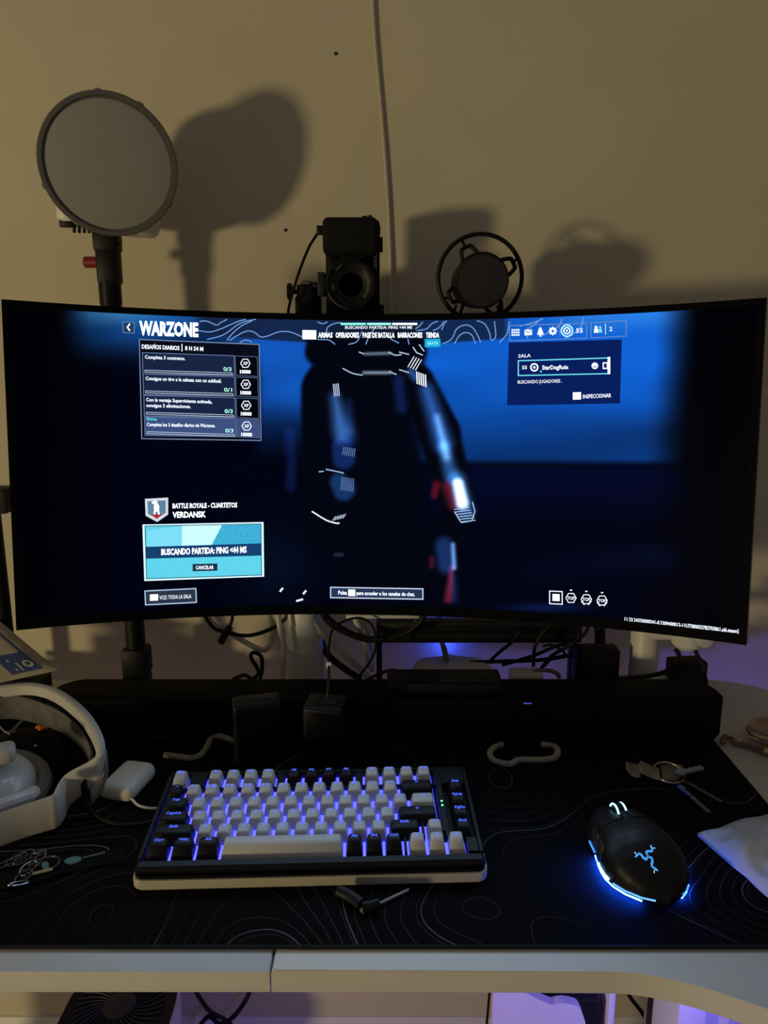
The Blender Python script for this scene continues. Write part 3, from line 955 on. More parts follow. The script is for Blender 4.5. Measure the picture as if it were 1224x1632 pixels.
# black power bricks left of that pole
def brick(lb, c, s, rz, name='power_adapter'):
    t = thing(name, lb, 'adapter', (c[0], c[1], Z0), 'black adapters beside the white pole')
    R3 = Matrix.Rotation(rz, 3, 'Z')
    bm = NB(); box(bm, (c[0], c[1], Z0 + c[2]), s, 0.004, 2, R3); obj('body', bm, BLACK, t)
    bm = NB(); box(bm, (c[0], c[1] - s[1] / 2 - 0.0004, Z0 + c[2]), (s[0] * 0.7, 0.0008, s[2] * 0.5), 0, 1, R3); obj('rating_label', bm, DARKGREY, t)
    return t
brick('larger black adapter standing on edge left of the white arm pole', (0.293, 0.978, 0.0455), (0.060, 0.030, 0.054), 0.0)
brick('smaller black adapter lying flat on the desk under the larger adapter', (0.293, 0.975, 0.009), (0.064, 0.044, 0.0175), 0.04)
brick('black adapter leaning near the white round joint behind the monitor corner', (0.432, 1.006, 0.021), (0.05, 0.03, 0.042), 0.1)

# ================================================================== CAMERA STAND (white pole behind the monitor) + ball head
CX_, CY_ = -0.112, 0.998
st = thing('camera_stand', 'white round pole on a disc base below the middle of the monitor', 'stand', (CX_, CY_, Z0))
bm = NB(); lathe(bm, [(0.060, 0.0003), (0.061, 0.004), (0.056, 0.012), (0.034, 0.018), (0.03, 0.02), (0, 0.02)], (CX_, CY_ - 0.033, Z0), (0, 0, 1), 36)
obj('base', bm, WHITEP, st)
bm = NB(); lathe(bm, [(0.0265, 0.015), (0.0265, 0.062), (0.0275, 0.063), (0.0275, 0.067), (0.0265, 0.068), (0.0255, 0.10), (0.0235, 0.103), (0.0235, 0.37), (0, 0.372)], (CX_, CY_, Z0), (0, 0, 1), 28)
obj('pole', bm, WHITEP, st)
bm = NB(); cyl(bm, (CX_, CY_, Z0 + 0.37), (CX_ + 0.015, CY_, Z0 + 0.505), 0.011, 16)
obj('riser', bm, BLACKMET, st)

CAMY = 1.0
bc = PY(490, 478, CAMY)
bh = thing('ball_head', 'black ball head mount with a side knob left of the camera', 'tripod head', (bc.x, CAMY, bc.z - 0.02))
s1 = PY(512, 490, CAMY).x - PY(470, 490, CAMY).x
bm = NB(); lathe(bm, [(s1 * 0.46, 0), (s1 * 0.5, 0.002), (s1 * 0.5, 0.026), (s1 * 0.46, 0.029), (0, 0.029)], (bc.x + 0.001, CAMY, PY(490, 510, CAMY).z), (0, 0, 1), 28)
obj('base_collar', bm, BLACK, bh)
zt_ = PY(490, 456, CAMY).z
bm = NB(); lathe(bm, [(0.0135, -0.025), (0.0135, 0.0), (0.0125, 0.0015), (0.0115, 0.0015), (0, 0.0015)], (bc.x, CAMY, zt_), (0, 0, 1), 28)
obj('socket', bm, BLACKMET, bh)
bm = NB(); lathe(bm, [(0.0105 * math.cos(a), 0.0105 * math.sin(a)) for a in [k * pi / 16 for k in range(8)]] + [(0, 0.0105)], (bc.x, CAMY, zt_ - 0.002), (0, 0, 1), 24)
obj('ball', bm, mat('dull_steel', (0.25, 0.24, 0.22, 1), 0.35, metal=1.0), bh)
pk = PY(462, 465, CAMY)
bm = NB(); cyl(bm, (pk.x - 0.003, CAMY, pk.z), (pk.x + 0.003, CAMY, pk.z), 0.0105, 18, None, 0.001); cyl(bm, (pk.x + 0.003, CAMY, pk.z), (bc.x - 0.01, CAMY, pk.z), 0.003, 10)
obj('lock_knob', bm, BLACK, bh)
pa = PY(512, 454, CAMY)
bm = NB(); box(bm, (pa.x - 0.001, CAMY, pa.z - 0.001), (0.018, 0.022, 0.007), 0.001)
obj('clamp_arm', bm, BLACK, bh)

# ---- camera turned on its side
cl_ = PY(517, 500, CAMY - 0.02).x; cr_ = PY(605, 500, CAMY - 0.02).x
ctop = PY(560, 348, CAMY - 0.02).z
cw = cr_ - cl_
chh = 0.122
cxm = (cl_ + cr_) / 2
dslr = thing('camera', 'black mirrorless camera turned on its side, grip at the top', 'camera', (cxm, CAMY, ctop - chh))
bm = NB(); box(bm, (cxm + 0.001, CAMY + 0.004, ctop - chh / 2), (cw - 0.002, 0.036, chh), 0.004, 3)
body = obj('body', bm, SOFTBLACK, dslr)
bm = NB(); box(bm, (cxm - 0.001, CAMY - 0.012, ctop - 0.022), (cw - 0.002, 0.046, 0.044), 0.007, 4)
obj('grip', bm, mat('grip_rubber', (0.007, 0.007, 0.008, 1), 0.8, spec=0.2, noise_amt=0.4, nscale=700, bump=0.6), dslr)
bm = NB(); box(bm, (cl_ + 0.012, CAMY - 0.014, ctop - 0.080), (0.014, 0.006, 0.075), 0.002); obj('side_trim', bm, BLACK, dslr)
ld = PY(591, 372, CAMY - 0.02)
bm = NB(); cyl(bm, (cr_ - 0.003, CAMY, ctop - 0.028), (cr_ + 0.004, CAMY, ctop - 0.028), 0.0095, 24, None, 0.0008); obj('mode_dial', bm, BLACK, dslr)
bm = NB(); cyl(bm, (cr_ - 0.004, CAMY + 0.006, ctop - 0.010), (cr_ + 0.001, CAMY + 0.006, ctop - 0.010), 0.006, 18, None, 0.0008); obj('control_dial', bm, BLACK, dslr)
ps = PY(586, 345, CAMY - 0.02)
bm = NB(); box(bm, (ps.x, CAMY - 0.010, ctop + 0.0015), (0.014, 0.010, 0.005), 0.0008); sb_ = obj('strap_lug', bm, BLACKMET, dslr)
bm = NB(); tube(bm, [(ps.x + 0.003 + 0.003 * math.cos(a), CAMY - 0.015, ctop + 0.002 + 0.0026 * math.sin(a)) for a in [k * pi / 4 for k in range(8)]], 0.0008, 6, True, 2); obj('lug_ring', bm, STEEL, sb_)
bm = NB(); box(bm, (cl_ - 0.004, CAMY - 0.004, PY(510, 368, CAMY).z), (0.010, 0.010, 0.0105), 0.001); obj('cable_plug', bm, BLACK, dslr)
# bracket plate on the left side and its slot
bm = NB(); box(bm, (cl_ - 0.0035, CAMY - 0.004, PY(514, 454, CAMY).z), (0.009, 0.030, 0.028), 0.001); obj('side_plate', bm, DARKGREY, dslr)
bm = NB(); box(bm, (cr_ + 0.0015, CAMY - 0.006, ctop - 0.113), (0.008, 0.032, 0.022), 0.002); obj('foot_cover', bm, BLACK, dslr)
# lens
lc = PY(558, 453, CAMY - 0.045)
LC = Vector((lc.x, CAMY - 0.014, lc.z))
LR = PY(598, 453, CAMY - 0.04).x - PY(558, 453, CAMY - 0.04).x
bm = NB(); lathe(bm, [(LR, 0), (LR, 0.006), (LR * 0.97, 0.007), (LR * 0.97, 0.016), (LR, 0.017), (LR, 0.026), (LR * 0.96, 0.029), (LR * 0.90, 0.029), (LR * 0.88, 0.026), (LR * 0.5, 0.022), (LR * 0.5, 0.010), (0, 0.010)], LC, (0, -1, 0), 44)
lens = obj('lens_barrel', bm, BLACK, dslr)
bm = NB(); lathe(bm, [(LR * 0.49, 0.012), (LR * 0.40, 0.017), (LR * 0.22, 0.0195), (0, 0.0205)], LC, (0, -1, 0), 32)
obj('front_element', bm, GLASSB, lens)
bm = NB(); lathe(bm, [(LR * 0.52, 0.0222), (LR * 0.52, 0.0228), (LR * 0.49, 0.0228), (LR * 0.49, 0.0222)], LC, (0, -1, 0), 32)
obj('inner_ring', bm, DARKGREY, lens)
PRINT = mat('grey_print', (0.11, 0.11, 0.12, 1), 0.6)
def arc_text(txt, r, a_mid, hgt, span):
    V2, Fc, _ = text_geo(txt, 0.015)
    V = []
    for a, b2 in V2:
        ang = a_mid + span / 2 - span * a
        rr_ = r + b2 * hgt
        yy = 0.0262 + 0.0042 * min(1.0, (rr_ / LR - 0.5) / 0.38)
        V.append((LC.x + rr_ * math.cos(ang), LC.y - yy - 0.0003, LC.z + rr_ * math.sin(ang)))
    return pyobj('lens_lettering', V, Fc, PRINT, lens)
def flat_arc(r, a0_, a1_, w, n=20):
    V, Fc = [], []
    for k in range(n + 1):
        a = a0_ + (a1_ - a0_) * k / n
        for q in (r - w / 2, r + w / 2):
            V.append((LC.x + q * math.cos(a), LC.y - 0.0297, LC.z + q * math.sin(a)))
    for k in range(n):
        Fc.append((2 * k, 2 * k + 1, 2 * k + 3, 2 * k + 2))
    return pyobj('ring_marking', V, Fc, PRINT, lens)
arc_text('E 3.5-5.6/PZ 16-50 OSS', LR * 0.68, R_(0), LR * 0.10, R_(85))
arc_text('SONY', LR * 0.74, R_(125), LR * 0.10, R_(24))
flat_arc(LR * 0.93, R_(200), R_(268), 0.0012)
arc_text('0.3m', LR * 0.66, R_(190), LR * 0.12, R_(18))
# maker's name along the right-hand edge, reading downwards
V2, Fc, _ = text_geo('SONY', 0.03)
t0 = PY(597, 404, CAMY - 0.015); t1 = PY(600, 429, CAMY - 0.015)
V = [(cr_ - 0.0075 + b2 * 0.0042, CAMY - 0.0146, t0.z + (t1.z - t0.z) * a) for a, b2 in V2]
pyobj('maker_name', V, Fc, mat('pale_print', (0.35, 0.35, 0.37, 1), 0.5), dslr)
# its cable
cpts = [PY(506, 372, CAMY), PY(492, 395, CAMY - 0.005), PY(478, 430, CAMY - 0.022), PY(467, 465, CAMY - 0.026), PY(459, 500, CAMY - 0.02), PY(455, 560, CAMY + 0.01)]
tag(obj('camera_cable', tube(NB(), cpts, 0.0018, 8), CABLEB), 'black cable curving down from the side of the camera', 'cable')

# ================================================================== MICROPHONE
MY = 1.0
mc = PY(766, 444, MY)
mic = thing('microphone', 'dark round microphone held in a ring shock mount above the monitor', 'microphone', (mc.x, MY, mc.z - 0.05))
fr = PY(770, 449, 0.925)
ax = (Vector((fr.x, 0.925, fr.z)) - Vector((mc.x, MY, mc.z))).normalized()
ax = Vector((0.0, -1, -0.06)).normalized()
hc = Vector((fr.x, 0.925, fr.z))
HR = 41.5 / 1200 * 0.925 / 1.04
bm = NB(); lathe(bm, [(HR, -0.085), (HR, -0.004), (HR * 0.97, -0.001), (HR * 0.93, 0.0)], hc, ax, 40)
obj('barrel', bm, BLACK, mic)
bm = NB(); lathe(bm, [(HR * 0.95, -0.0005), (HR * 0.94, 0.0015), (HR * 0.90, 0.0035), (HR * 0.5, 0.0052), (0, 0.006)], hc, ax, 40)
obj('grille', bm, mat('mic_mesh', (0.022, 0.02, 0.035, 1), 0.6, metal=0.3, noise_amt=0.4, nscale=900, bump=0.8), mic)
ringc = Vector((PY(765, 443, MY - 0.025).x, MY - 0.025, PY(765, 443, MY - 0.025).z))
RR = 66.5 / 1200 * (MY - 0.025) / 1.04
bm = NB()
tube(bm, [ringc + Vector((RR * math.cos(2 * pi * k / 32), 0, RR * math.sin(2 * pi * k / 32))) for k in range(32)], 0.0027, 8, True, 2)
mount = obj('shock_ring', bm, BLACK, mic)
bcn = Vector((PY(767, 447, MY - 0.02).x, MY - 0.022, PY(767, 447, MY - 0.02).z))
for ang in (118, 28, 208, 298):
    a = R_(ang)
    er = Vector((math.cos(a), 0, math.sin(a))); et = Vector((-math.sin(a), 0, math.cos(a)))
    r0 = HR * 1.04; r1 = RR * 0.845
    P4 = [bcn + er * r0 + et * 0.0105, bcn + er * (r1 - 0.003) + et * 0.0075, bcn + er * r1 + et * 0.005, bcn + er * r1 - et * 0.005, bcn + er * (r1 - 0.003) - et * 0.0075, bcn + er * r0 - et * 0.0105]
    bm = NB(); tube(bm, P4, 0.0026, 8, False, 3)
    tube(bm, [bcn + er * r1, ringc + er * RR], 0.0018, 6)
    obj('clip', bm, BLACK, mount)
bm = NB(); lathe(bm, [(HR * 1.08, -0.006), (HR * 1.10, -0.004), (HR * 1.10, 0.004), (HR * 1.08, 0.006)], bcn, (0, -1, 0), 36)
obj('holder_band', bm, BLACK, mic)
for px0, px1, rd in ((727, 718, 0.0018), (738, 728, 0.0022), (794, 798, 0.0026)):
    obj('strut', tube(NB(), [PY(px0, 486, MY - 0.01), PY(px1, 518, MY - 0.005)], rd, 6), BLACK, mount)
bm = NB()
pbot = ringc - Vector((0, 0, RR))
tube(bm, [pbot, pbot - Vector((0, -0.02, 0.03)), Vector((pbot.x + 0.01, 1.082, Z0 + 0.38))], 0.007, 12)
tube(bm, [Vector((pbot.x + 0.01, 1.082, Z0 + 0.38)), Vector((0.316, 1.085, Z0 + 0.20)), Vector((0.312, 1.014, Z0 + 0.03))], 0.008, 12, False, 1)
box(bm, (0.312, 1.016, Z0 + 0.016), (0.024, 0.022, 0.0315), 0.003)
obj('boom_arm', bm, BLACK, mic)

# ================================================================== ROUND LIGHT ON A STAND
SX, SY = -0.357, 1.02
stand = thing('light_stand', 'black upright light stand clamped behind the left half of the monitor', 'stand', (SX, SY, Z0))
bm = NB(); cyl(bm, (SX, SY, Z0 + 0.03), (SX, SY, PY(172, 445, SY).z), 0.0135, 20)
obj('pole', bm, BLACK, stand)
bm = NB(); cyl(bm, (SX, SY, PY(172, 486, SY).z), (SX, SY, PY(172, 446, SY).z), 0.0142, 20, None, 0.001)
obj('upper_tube', bm, BLACKMET, stand)
bm = NB(); box(bm, (SX, SY, Z0 + 0.034), (0.036, 0.036, 0.044), 0.006, 2)
box(bm, (SX, SY - 0.016, Z0 + 0.007), (0.036, 0.05, 0.0135), 0.002)
obj('desk_clamp', bm, BLACK, stand)

LY = 0.955
lcn = PY(174, 264, LY)
tocam = (EYE - lcn).normalized()
right = tocam.cross(Vector((0, 0, 1))).normalized() * -1
upv = right.cross(tocam).normalized() * -1
if upv.z < 0: upv = -upv
if right.x < 0: right = -right
nrm = Vector((math.sin(R_(17)) * math.cos(R_(-13)), -math.cos(R_(17)) * math.cos(R_(-13)), math.sin(R_(-13))))
DR = 0.0785
light = thing('round_led_light', 'round white LED panel light, switched off, on the black stand', 'light', (lcn.x, LY, lcn.z - DR))
bm = NB(); lathe(bm, [(DR * 0.86, -0.030), (DR * 0.97, -0.016), (DR, -0.010), (DR, 0.003), (DR * 0.985, 0.0045), (DR * 0.93, 0.0045), (DR * 0.925, 0.002)], lcn, nrm, 64)
rim = obj('rim', bm, mat('rim_grey', (0.10, 0.095, 0.09, 1), 0.4), light)
bm = NB(); lathe(bm, [(DR * 0.935, 0.0015), (DR * 0.7, 0.0042), (DR * 0.35, 0.0056), (0, 0.006)], lcn, nrm, 64)
obj('diffuser', bm, mat('frosted_diffuser', (0.27, 0.26, 0.24, 1), 0.7), light)
# rim clips
xx_, yy_, _a = basis(nrm)
for ang in (60, 95, 200, 330):
    a = R_(ang)
    e = right * math.cos(a) + upv * math.sin(a)
    e = (e - nrm * e.dot(nrm)).normalized()
    bm = NB(); box(bm, (0, 0, 0), (0.007, 0.0022, 0.014), 0.0006)
    tn = nrm.cross(e)
    Mx = Matrix((tn, e, nrm)).transposed().to_4x4()
    bmesh.ops.transform(bm, matrix=Matrix.Translation(lcn + e * (DR + 0.0005) - nrm * 0.004) @ Mx, verts=bm.verts)
    obj('rim_clip', bm, GREYP, rim)
# housing behind
yaw_n = math.atan2(nrm.x, -nrm.y)
Rn = Matrix.Rotation(yaw_n, 3, 'Z')
bk = -nrm
hz = PY(172, 361, LY + 0.05).z
hcn = Vector((PY(172, 340, 1.02).x, 1.030, hz + 0.036))
bm = NB(); box(bm, hcn, (0.118, 0.070, 0.080), 0.012, 3, Matrix.Rotation(R_(6), 3, 'Z') @ Matrix.Rotation(R_(4), 3, 'Y'))
hous = obj('housing', bm, WHITEP, light)
bm = NB(); lathe(bm, [(DR * 0.84, -0.0302), (DR * 0.82, -0.040), (DR * 0.78, -0.060), (DR * 0.70, -0.076), (DR * 0.55, -0.082)], lcn, nrm, 40); obj('neck', bm, GREYP, light)
for k in range(6):
    px = 118 + k * 8 if k < 4 else 208 + (k - 4) * 8
    p = PY(px, 367 + (0.02 * (px - 118)), hcn.y - 0.037)
    bm = NB(); box(bm, (p.x, hcn.y - 0.0355, p.z + 0.002), (0.003, 0.004, 0.010), 0.0008, 2, Matrix.Rotation(R_(10), 3, 'Y')); obj('vent_slot', bm, BLACK, hous)
bm = NB(); p = PY(105, 345, hcn.y - 0.035); box(bm, (p.x, hcn.y - 0.0345, p.z), (0.018, 0.006, 0.026), 0.002); obj('control_panel', bm, BLACK, hous)
# tilt joint with red knobs
jt = PY(172, 385, SY)
bm = NB(); box(bm, (SX + 0.001, SY, jt.z + 0.004), (0.030, 0.030, 0.034), 0.004)
box(bm, (SX + 0.001, SY, PY(172, 420, SY).z), (0.028, 0.028, 0.055), 0.006)
obj('tilt_joint', bm, BLACK, light)
pk = PY(147, 418, SY)
bm = NB(); cyl(bm, (pk.x - 0.010, SY, pk.z), (SX - 0.012, SY, pk.z), 0.0072, 18, None, 0.001); obj('tightening_knob', bm, RED, light, label='red tightening knob')
pk = PY(160, 387, SY)
bm = NB(); cyl(bm, (pk.x - 0.004, SY - 0.004, pk.z + 0.002), (SX + 0.020, SY - 0.004, pk.z + 0.002), 0.006, 16, None, 0.001); obj('tightening_knob', bm, mat('dull_red', (0.10, 0.012, 0.014, 1), 0.5), light, label='small dull red knob')

# second dark post at the left edge of the frame
PXX = PY(-14, 800, 1.055)
dp = thing('clamp_post', 'dark upright post with a square clamp at the left frame edge', 'stand', (PXX.x, 1.055, Z0))
bm = NB(); cyl(bm, (PXX.x, 1.055, Z0 - 0.015), (PXX.x, 1.055, PY(0, 790, 1.055).z + 0.05), 0.011, 16); obj('pole', bm, BLACK, dp)
pz = PY(5, 796, 1.055).z
bm = NB(); box(bm, (PXX.x + 0.008, 1.055, pz), (0.042, 0.034, 0.036), 0.003); obj('clamp', bm, DARKGREY, dp)
bm = NB(); box(bm, (PXX.x, 1.036, Z0 + 0.0055), (0.04, 0.056, 0.010), 0.003); obj('base', bm, BLACK, dp)

# ================================================================== SOUNDBAR
sbar = thing('soundbar', 'long black soundbar lying across the desk under the monitor', 'soundbar', (0, 0.87, Z0))
ol = [(-0.412, 0.852), (-0.40, 0.840), (0.402, 0.840), (0.414, 0.852), (0.414, 0.870), (0.409, 0.885), (0.398, 0.897), (0.385, 0.902), (-0.383, 0.902), (-0.396, 0.897), (-0.407, 0.885), (-0.412, 0.870)]
bm = NB(); prism(bm, ol, MZ + 0.003, Z0 + 0.060, 0.003, 2)
obj('body', bm, mat('soundbar_black', (0.0032, 0.0032, 0.0045, 1), 0.6, spec=0.05, noise_amt=0.2, nscale=300), sbar)
bm = NB(); box(bm, (0.0, 0.8388, Z0 + 0.032), (0.78, 0.002, 0.044), 0.0006)
obj('grille', bm, mat('speaker_cloth', (0.0025, 0.0025, 0.004, 1), 0.9, spec=0.05, noise_amt=0.5, nscale=1200, bump=0.5), sbar)
for fx in (-0.34, 0.34):
    bm = NB(); box(bm, (fx, 0.87, MZ + 0.0016), (0.04, 0.03, 0.003), 0.0005); obj('foot', bm, SOFTBLACK, sbar)
p = PY(841, 1121, 0.8376)
bm = NB(); box(bm, (p.x, 0.8375, p.z), (0.010, 0.0008, 0.0011)); obj('status_light', bm, emat(60, 90, 200, 0.8), sbar)
# flat black remote/switch box on it
rm = thing('media_box', 'slim black box lying on top of the soundbar', 'box', (0.07, 0.885, Z0 + 0.0603))
bm = NB(); box(bm, (0.075, 0.876, Z0 + 0.0675), (0.142, 0.046, 0.0143), 0.0025); obj('body', bm, BLACK, rm)
bm = NB(); box(bm, (0.105, 0.876, Z0 + 0.0753), (0.072, 0.036, 0.0016), 0.0006); obj('top_panel', bm, DARKGREY, rm)
bm = NB(); lathe(bm, [(0.007, 0), (0.007, 0.0014), (0.004, 0.0016), (0.004, 0.0006), (0, 0.0006)], (0.032, 0.872, Z0 + 0.0745), (0, 0, 1), 18); obj('round_button', bm, DARKGREY, rm)

# ================================================================== TWO SMALL BLACK BOXES
def cube_box(lb, cx, cy, w, d, hh, rz, cable=None):
    t = thing('mini_speaker', lb, 'speaker', (cx, cy, MZ), 'small black boxes before the soundbar')
    R3 = Matrix.Rotation(rz, 3, 'Z')
    bm = NB(); box(bm, (cx, cy, MZ + 0.0004 + hh / 2), (w, d, hh), 0.0045, 3, R3); bd_ = obj('body', bm, mat('mini_black', (0.006, 0.006, 0.008, 1), 0.4, noise_amt=0.1, nscale=50, spec=0.2), t)
    f = Vector((cx, cy, MZ + hh / 2)) + R3 @ Vector((0, -d / 2 - 0.0006, 0))
    bm = NB(); box(bm, f, (w * 0.82, 0.0016, hh * 0.84), 0.0006, 2, R3); obj('front_panel', bm, mat('gloss_black', (0.002, 0.002, 0.003, 1), 0.3, spec=0.1), t)
    tp = Vector((cx, cy, MZ + hh + 0.0006)) + R3 @ Vector((w * 0.1, 0, 0))
    bm = NB(); box(bm, tp, (w * 0.4, d * 0.3, 0.001), 0.0003, 1, R3); obj('top_button', bm, DARKGREY, t)
    return t
cube_box('left small black box standing on the mat before the soundbar', -0.148, 0.808, 0.056, 0.028, 0.074, R_(14))
tb = cube_box('small black box with a thin wire rising from its top', -0.068, 0.806, 0.046, 0.040, 0.072, R_(-8))
wp = [Vector((-0.066, 0.806, MZ + 0.072)), PY(524, 1085, 0.815), PY(524, 1060, 0.83), PY(524, 1030, 0.86), PY(530, 1004, 0.90), PY(548, 990, 0.935), PY(575, 985, 0.955), PY(595, 1000, 0.955), PY(598, 1035, 0.955), PY(586, 1060, 0.955), PY(570, 1080, 0.95)]
w_ = thing('thin_wire', 'thin black wire looping up behind the monitor with a white tag', 'cable', tuple(wp[0]))
obj('wire', tube(NB(), wp, 0.0016, 8), CABLEB, w_)
p = PY(524, 1060, 0.83)
bm = NB(); box(bm, p, (0.0055, 0.0045, 0.007), 0.0006); obj('tag', bm, WHITEP, w_, label='small white tag')

# ================================================================== THINGS BEHIND, UNDER THE MONITOR
tray = thing('cable_shelf', 'long dark shelf box raised on legs below the monitor bottom', 'shelf', (0.14, 1.015, Z0))
x0 = PY(600, 1003, 1.015).x; x1 = PY(925, 1003, 1.015).x
z0_ = PY(700, 1021, 1.015).z; z1_ = PY(700, 988, 1.015).z
bm = NB(); box(bm, ((x0 + x1) / 2, 1.015, (z0_ + z1_) / 2), (x1 - x0, 0.022, z1_ - z0_), 0.003); obj('body', bm, DARKGREY, tray)
bm = NB(); box(bm, ((x0 + x1) / 2 + 0.01, 1.0035, z1_ - 0.010), (x1 - x0 - 0.04, 0.002, 0.012), 0.0005); obj('front_ledge', bm, BLACK, tray)
for xl in (x0 + 0.004, x1 - 0.01):
    bm = NB(); box(bm, (xl, 1.017, (Z0 + z0_) / 2), (0.008, 0.014, z0_ - Z0), 0.001); obj('leg', bm, DARKGREY, tray)
p = PY(710, 1010, 1.028)
bm = NB(); box(bm, (p.x, 1.0275, z0_ + 0.012), (0.05, 0.003, 0.006), 0.0005); obj('blue_light', bm, emat(30, 70, 255, 3.0), tray, label='small blue light bar')
p = PY(620, 982, 1.0)
bm = NB(); box(bm, (PY(610, 981, 0.975).x, 0.975, PY(610, 981, 0.975).z), (0.10, 0.012, 0.005), 0.001)
tag(obj('white_bar', bm, WHITEP), 'thin white bar just under the middle of the monitor', 'bar')

hub = thing('white_hub', 'low rounded white hub behind the soundbar, cord rising from it', 'hub', (0.095, 0.985, Z0))
ol = []
for k in range(24):
    a = 2 * pi * k / 24
    ol.append((0.095 + 0.054 * (abs(math.cos(a)) ** 0.6) * (1 if math.cos(a) > 0 else -1), 0.985 + 0.04 * (abs(math.sin(a)) ** 0.6) * (1 if math.sin(a) > 0 else -1)))
bm = NB(); prism(bm, ol, Z0 + 0.0003, Z0 + 0.041, 0.010, 4); obj('body', bm, WHITEP, hub)
bm = NB(); tube(bm, [PY(712, 1052, 0.99), PY(708, 1035, 1.02), PY(703, 1018, 1.035), PY(700, 985, 1.04), PY(697, 950, 1.02)], 0.004, 10); obj('cord', bm, mat('grey_cord', (0.2, 0.19, 0.17, 1), 0.5), hub)

wa = thing('white_charger', 'small white plug with a grey ring, right of the slim black box', 'charger', (0.21, 0.95, Z0))
c0 = PY(838, 1074, 0.955)
bm = NB(); box(bm, (c0.x, 0.955, (Z0 + c0.z + 0.004) / 2), (0.044, 0.03, c0.z + 0.004 - Z0), 0.004); obj('body', bm, WHITEP, wa)
c1 = PY(868, 1078, 0.955)
bm = NB(); tube(bm, [c1 + Vector((0.02 * math.cos(a), 0, 0.011 * math.sin(a) - 0.002)) for a in [pi * k / 8 for k in range(9)]], 0.003, 8); obj('ring', bm, GREYP, wa)

def cable(lb, pts, r, m, name='cable', n=6):
    P = [PY(*p) for p in pts]
    return tag(obj(name, tube(NB(), P, r, 8, False, n), m), lb, 'cable', 'cables behind the monitor')
cable('thick white cable sagging in a curve left of the white stand pole', [(325, 960, 1.0), (345, 990, 1.0), (385, 1020, 1.005), (420, 1036, 1.01), (432, 1022, 1.01), (436, 1000, 1.01), (428, 978, 1.0), (420, 940, 1.0)], 0.0042, CABLEW)
blk = thing('knotted_cable', 'black cable with a plug hanging left of the white stand pole', 'cable', tuple(PY(365, 1000, 0.99)))
obj('wire', tube(NB(), [PY(*p) for p in [(371, 950, 0.985), (370, 985, 0.985), (364, 1003, 0.985)]], 0.0024, 8), CABLEB, blk)
obj('plug', tube(NB(), [PY(366, 999, 0.985), PY(357, 1014, 0.985), PY(352, 1024, 0.985)], 0.0052, 10), BLACK, blk)
cable('black cable drooping from the plug to the white stand pole', [(322, 975, 0.993), (340, 1000, 0.993), (362, 1008, 0.99), (395, 1013, 0.99), (430, 1003, 0.99), (455, 985, 0.99), (466, 955, 0.99)], 0.0028, CABLEB)
cable('narrow black cable loop standing behind the soundbar', [(372, 1082, 0.97), (390, 1076, 0.985), (403, 1082, 0.98), (412, 1070, 0.99), (400, 1048, 0.99), (404, 1040, 0.99), (416, 1046, 0.99), (418, 1064, 0.99), (414, 1085, 0.985)], 0.0028, CABLEB)
cable('white cable running beside the left of the stand pole', [(440, 950, 0.965), (446, 1000, 0.962), (452, 1030, 0.96), (450, 1085, 0.95)], 0.0038, CABLEW)
cable('thick white cable slanting down right of the stand pole', [(488, 960, 0.985), (505, 1000, 0.985), (545, 1040, 0.99), (580, 1072, 0.99), (600, 1095, 0.98)], 0.0045, CABLEW)
cable('second white cable hanging right of the stand pole', [(552, 955, 0.985), (570, 995, 0.985), (583, 1030, 0.99), (590, 1065, 0.99)], 0.0042, CABLEW)
cable('third white cable hanging close to the dark shelf', [(566, 955, 1.0), (582, 1000, 1.0), (590, 1035, 1.0), (593, 1070, 1.0)], 0.0036, CABLEW)
cable('thick black cable loop hanging in a wide arc below the monitor', [(508, 955, 0.97), (518, 985, 0.97), (545, 1005, 0.97), (590, 1020, 0.97), (640, 1012, 0.97), (670, 990, 0.97), (682, 960, 0.97)], 0.0042, CABLEB)
cable('second black cable inside the wide arc below the monitor', [(512, 955, 0.98), (524, 984, 0.98), (560, 1008, 0.98), (600, 1017, 0.98), (650, 1002, 0.98), (672, 975, 0.98)], 0.0028, CABLEB)
cable('black cable slanting to the floor right of the stand pole', [(505, 1000, 1.0), (520, 1040, 1.0), (548, 1065, 1.0), (575, 1082, 0.99)], 0.0050, CABLEB)
cable('black cable bump behind the slim black box', [(560, 1098, 0.95), (600, 1076, 0.96), (628, 1068, 0.96), (645, 1080, 0.95)], 0.0022, CABLEB)
cable('black cable lying from the white hub toward the adapters', [(750, 1056, 1.0), (800, 1054, 1.0), (860, 1052, 1.0), (905, 1045, 0.99), (930, 1040, 0.985)], 0.0030, CABLEB)
cable('black cable rising steeply beside the dark shelf end', [(782, 1052, 1.0), (800, 1036, 1.0), (815, 1024, 1.0), (830, 1005, 1.0)], 0.0024, CABLEB)
cable('bent black cable crossing in front of the adapters', [(850, 1062, 0.97), (853, 1030, 0.97), (868, 1005, 0.97), (890, 990, 0.97), (915, 995, 0.97), (922, 1015, 0.97), (905, 1030, 0.97), (880, 1045, 0.98), (862, 1066, 0.985)], 0.0026, CABLEB)
cable('black cable sagging from the adapters into the dark shelf', [(800, 1060, 0.99), (850, 1045, 0.99), (885, 1030, 0.99), (915, 1022, 0.99), (935, 1005, 0.99), (940, 975, 0.99)], 0.0026, CABLEB)
cable('thin black wire zigzagging left of the adapters', [(865, 1030, 1.0), (880, 1028, 1.0), (900, 1042, 1.0), (880, 1050, 1.0), (868, 1062, 1.0)], 0.0016, CABLEB)
cable('black cable curling from the desk up to the white round joint', [(985, 1082, 0.955), (1030, 1078, 0.96), (1062, 1070, 0.96), (1080, 1058, 0.96), (1082, 1044, 0.965), (1076, 1034, 0.97)], 0.0032, CABLEB)
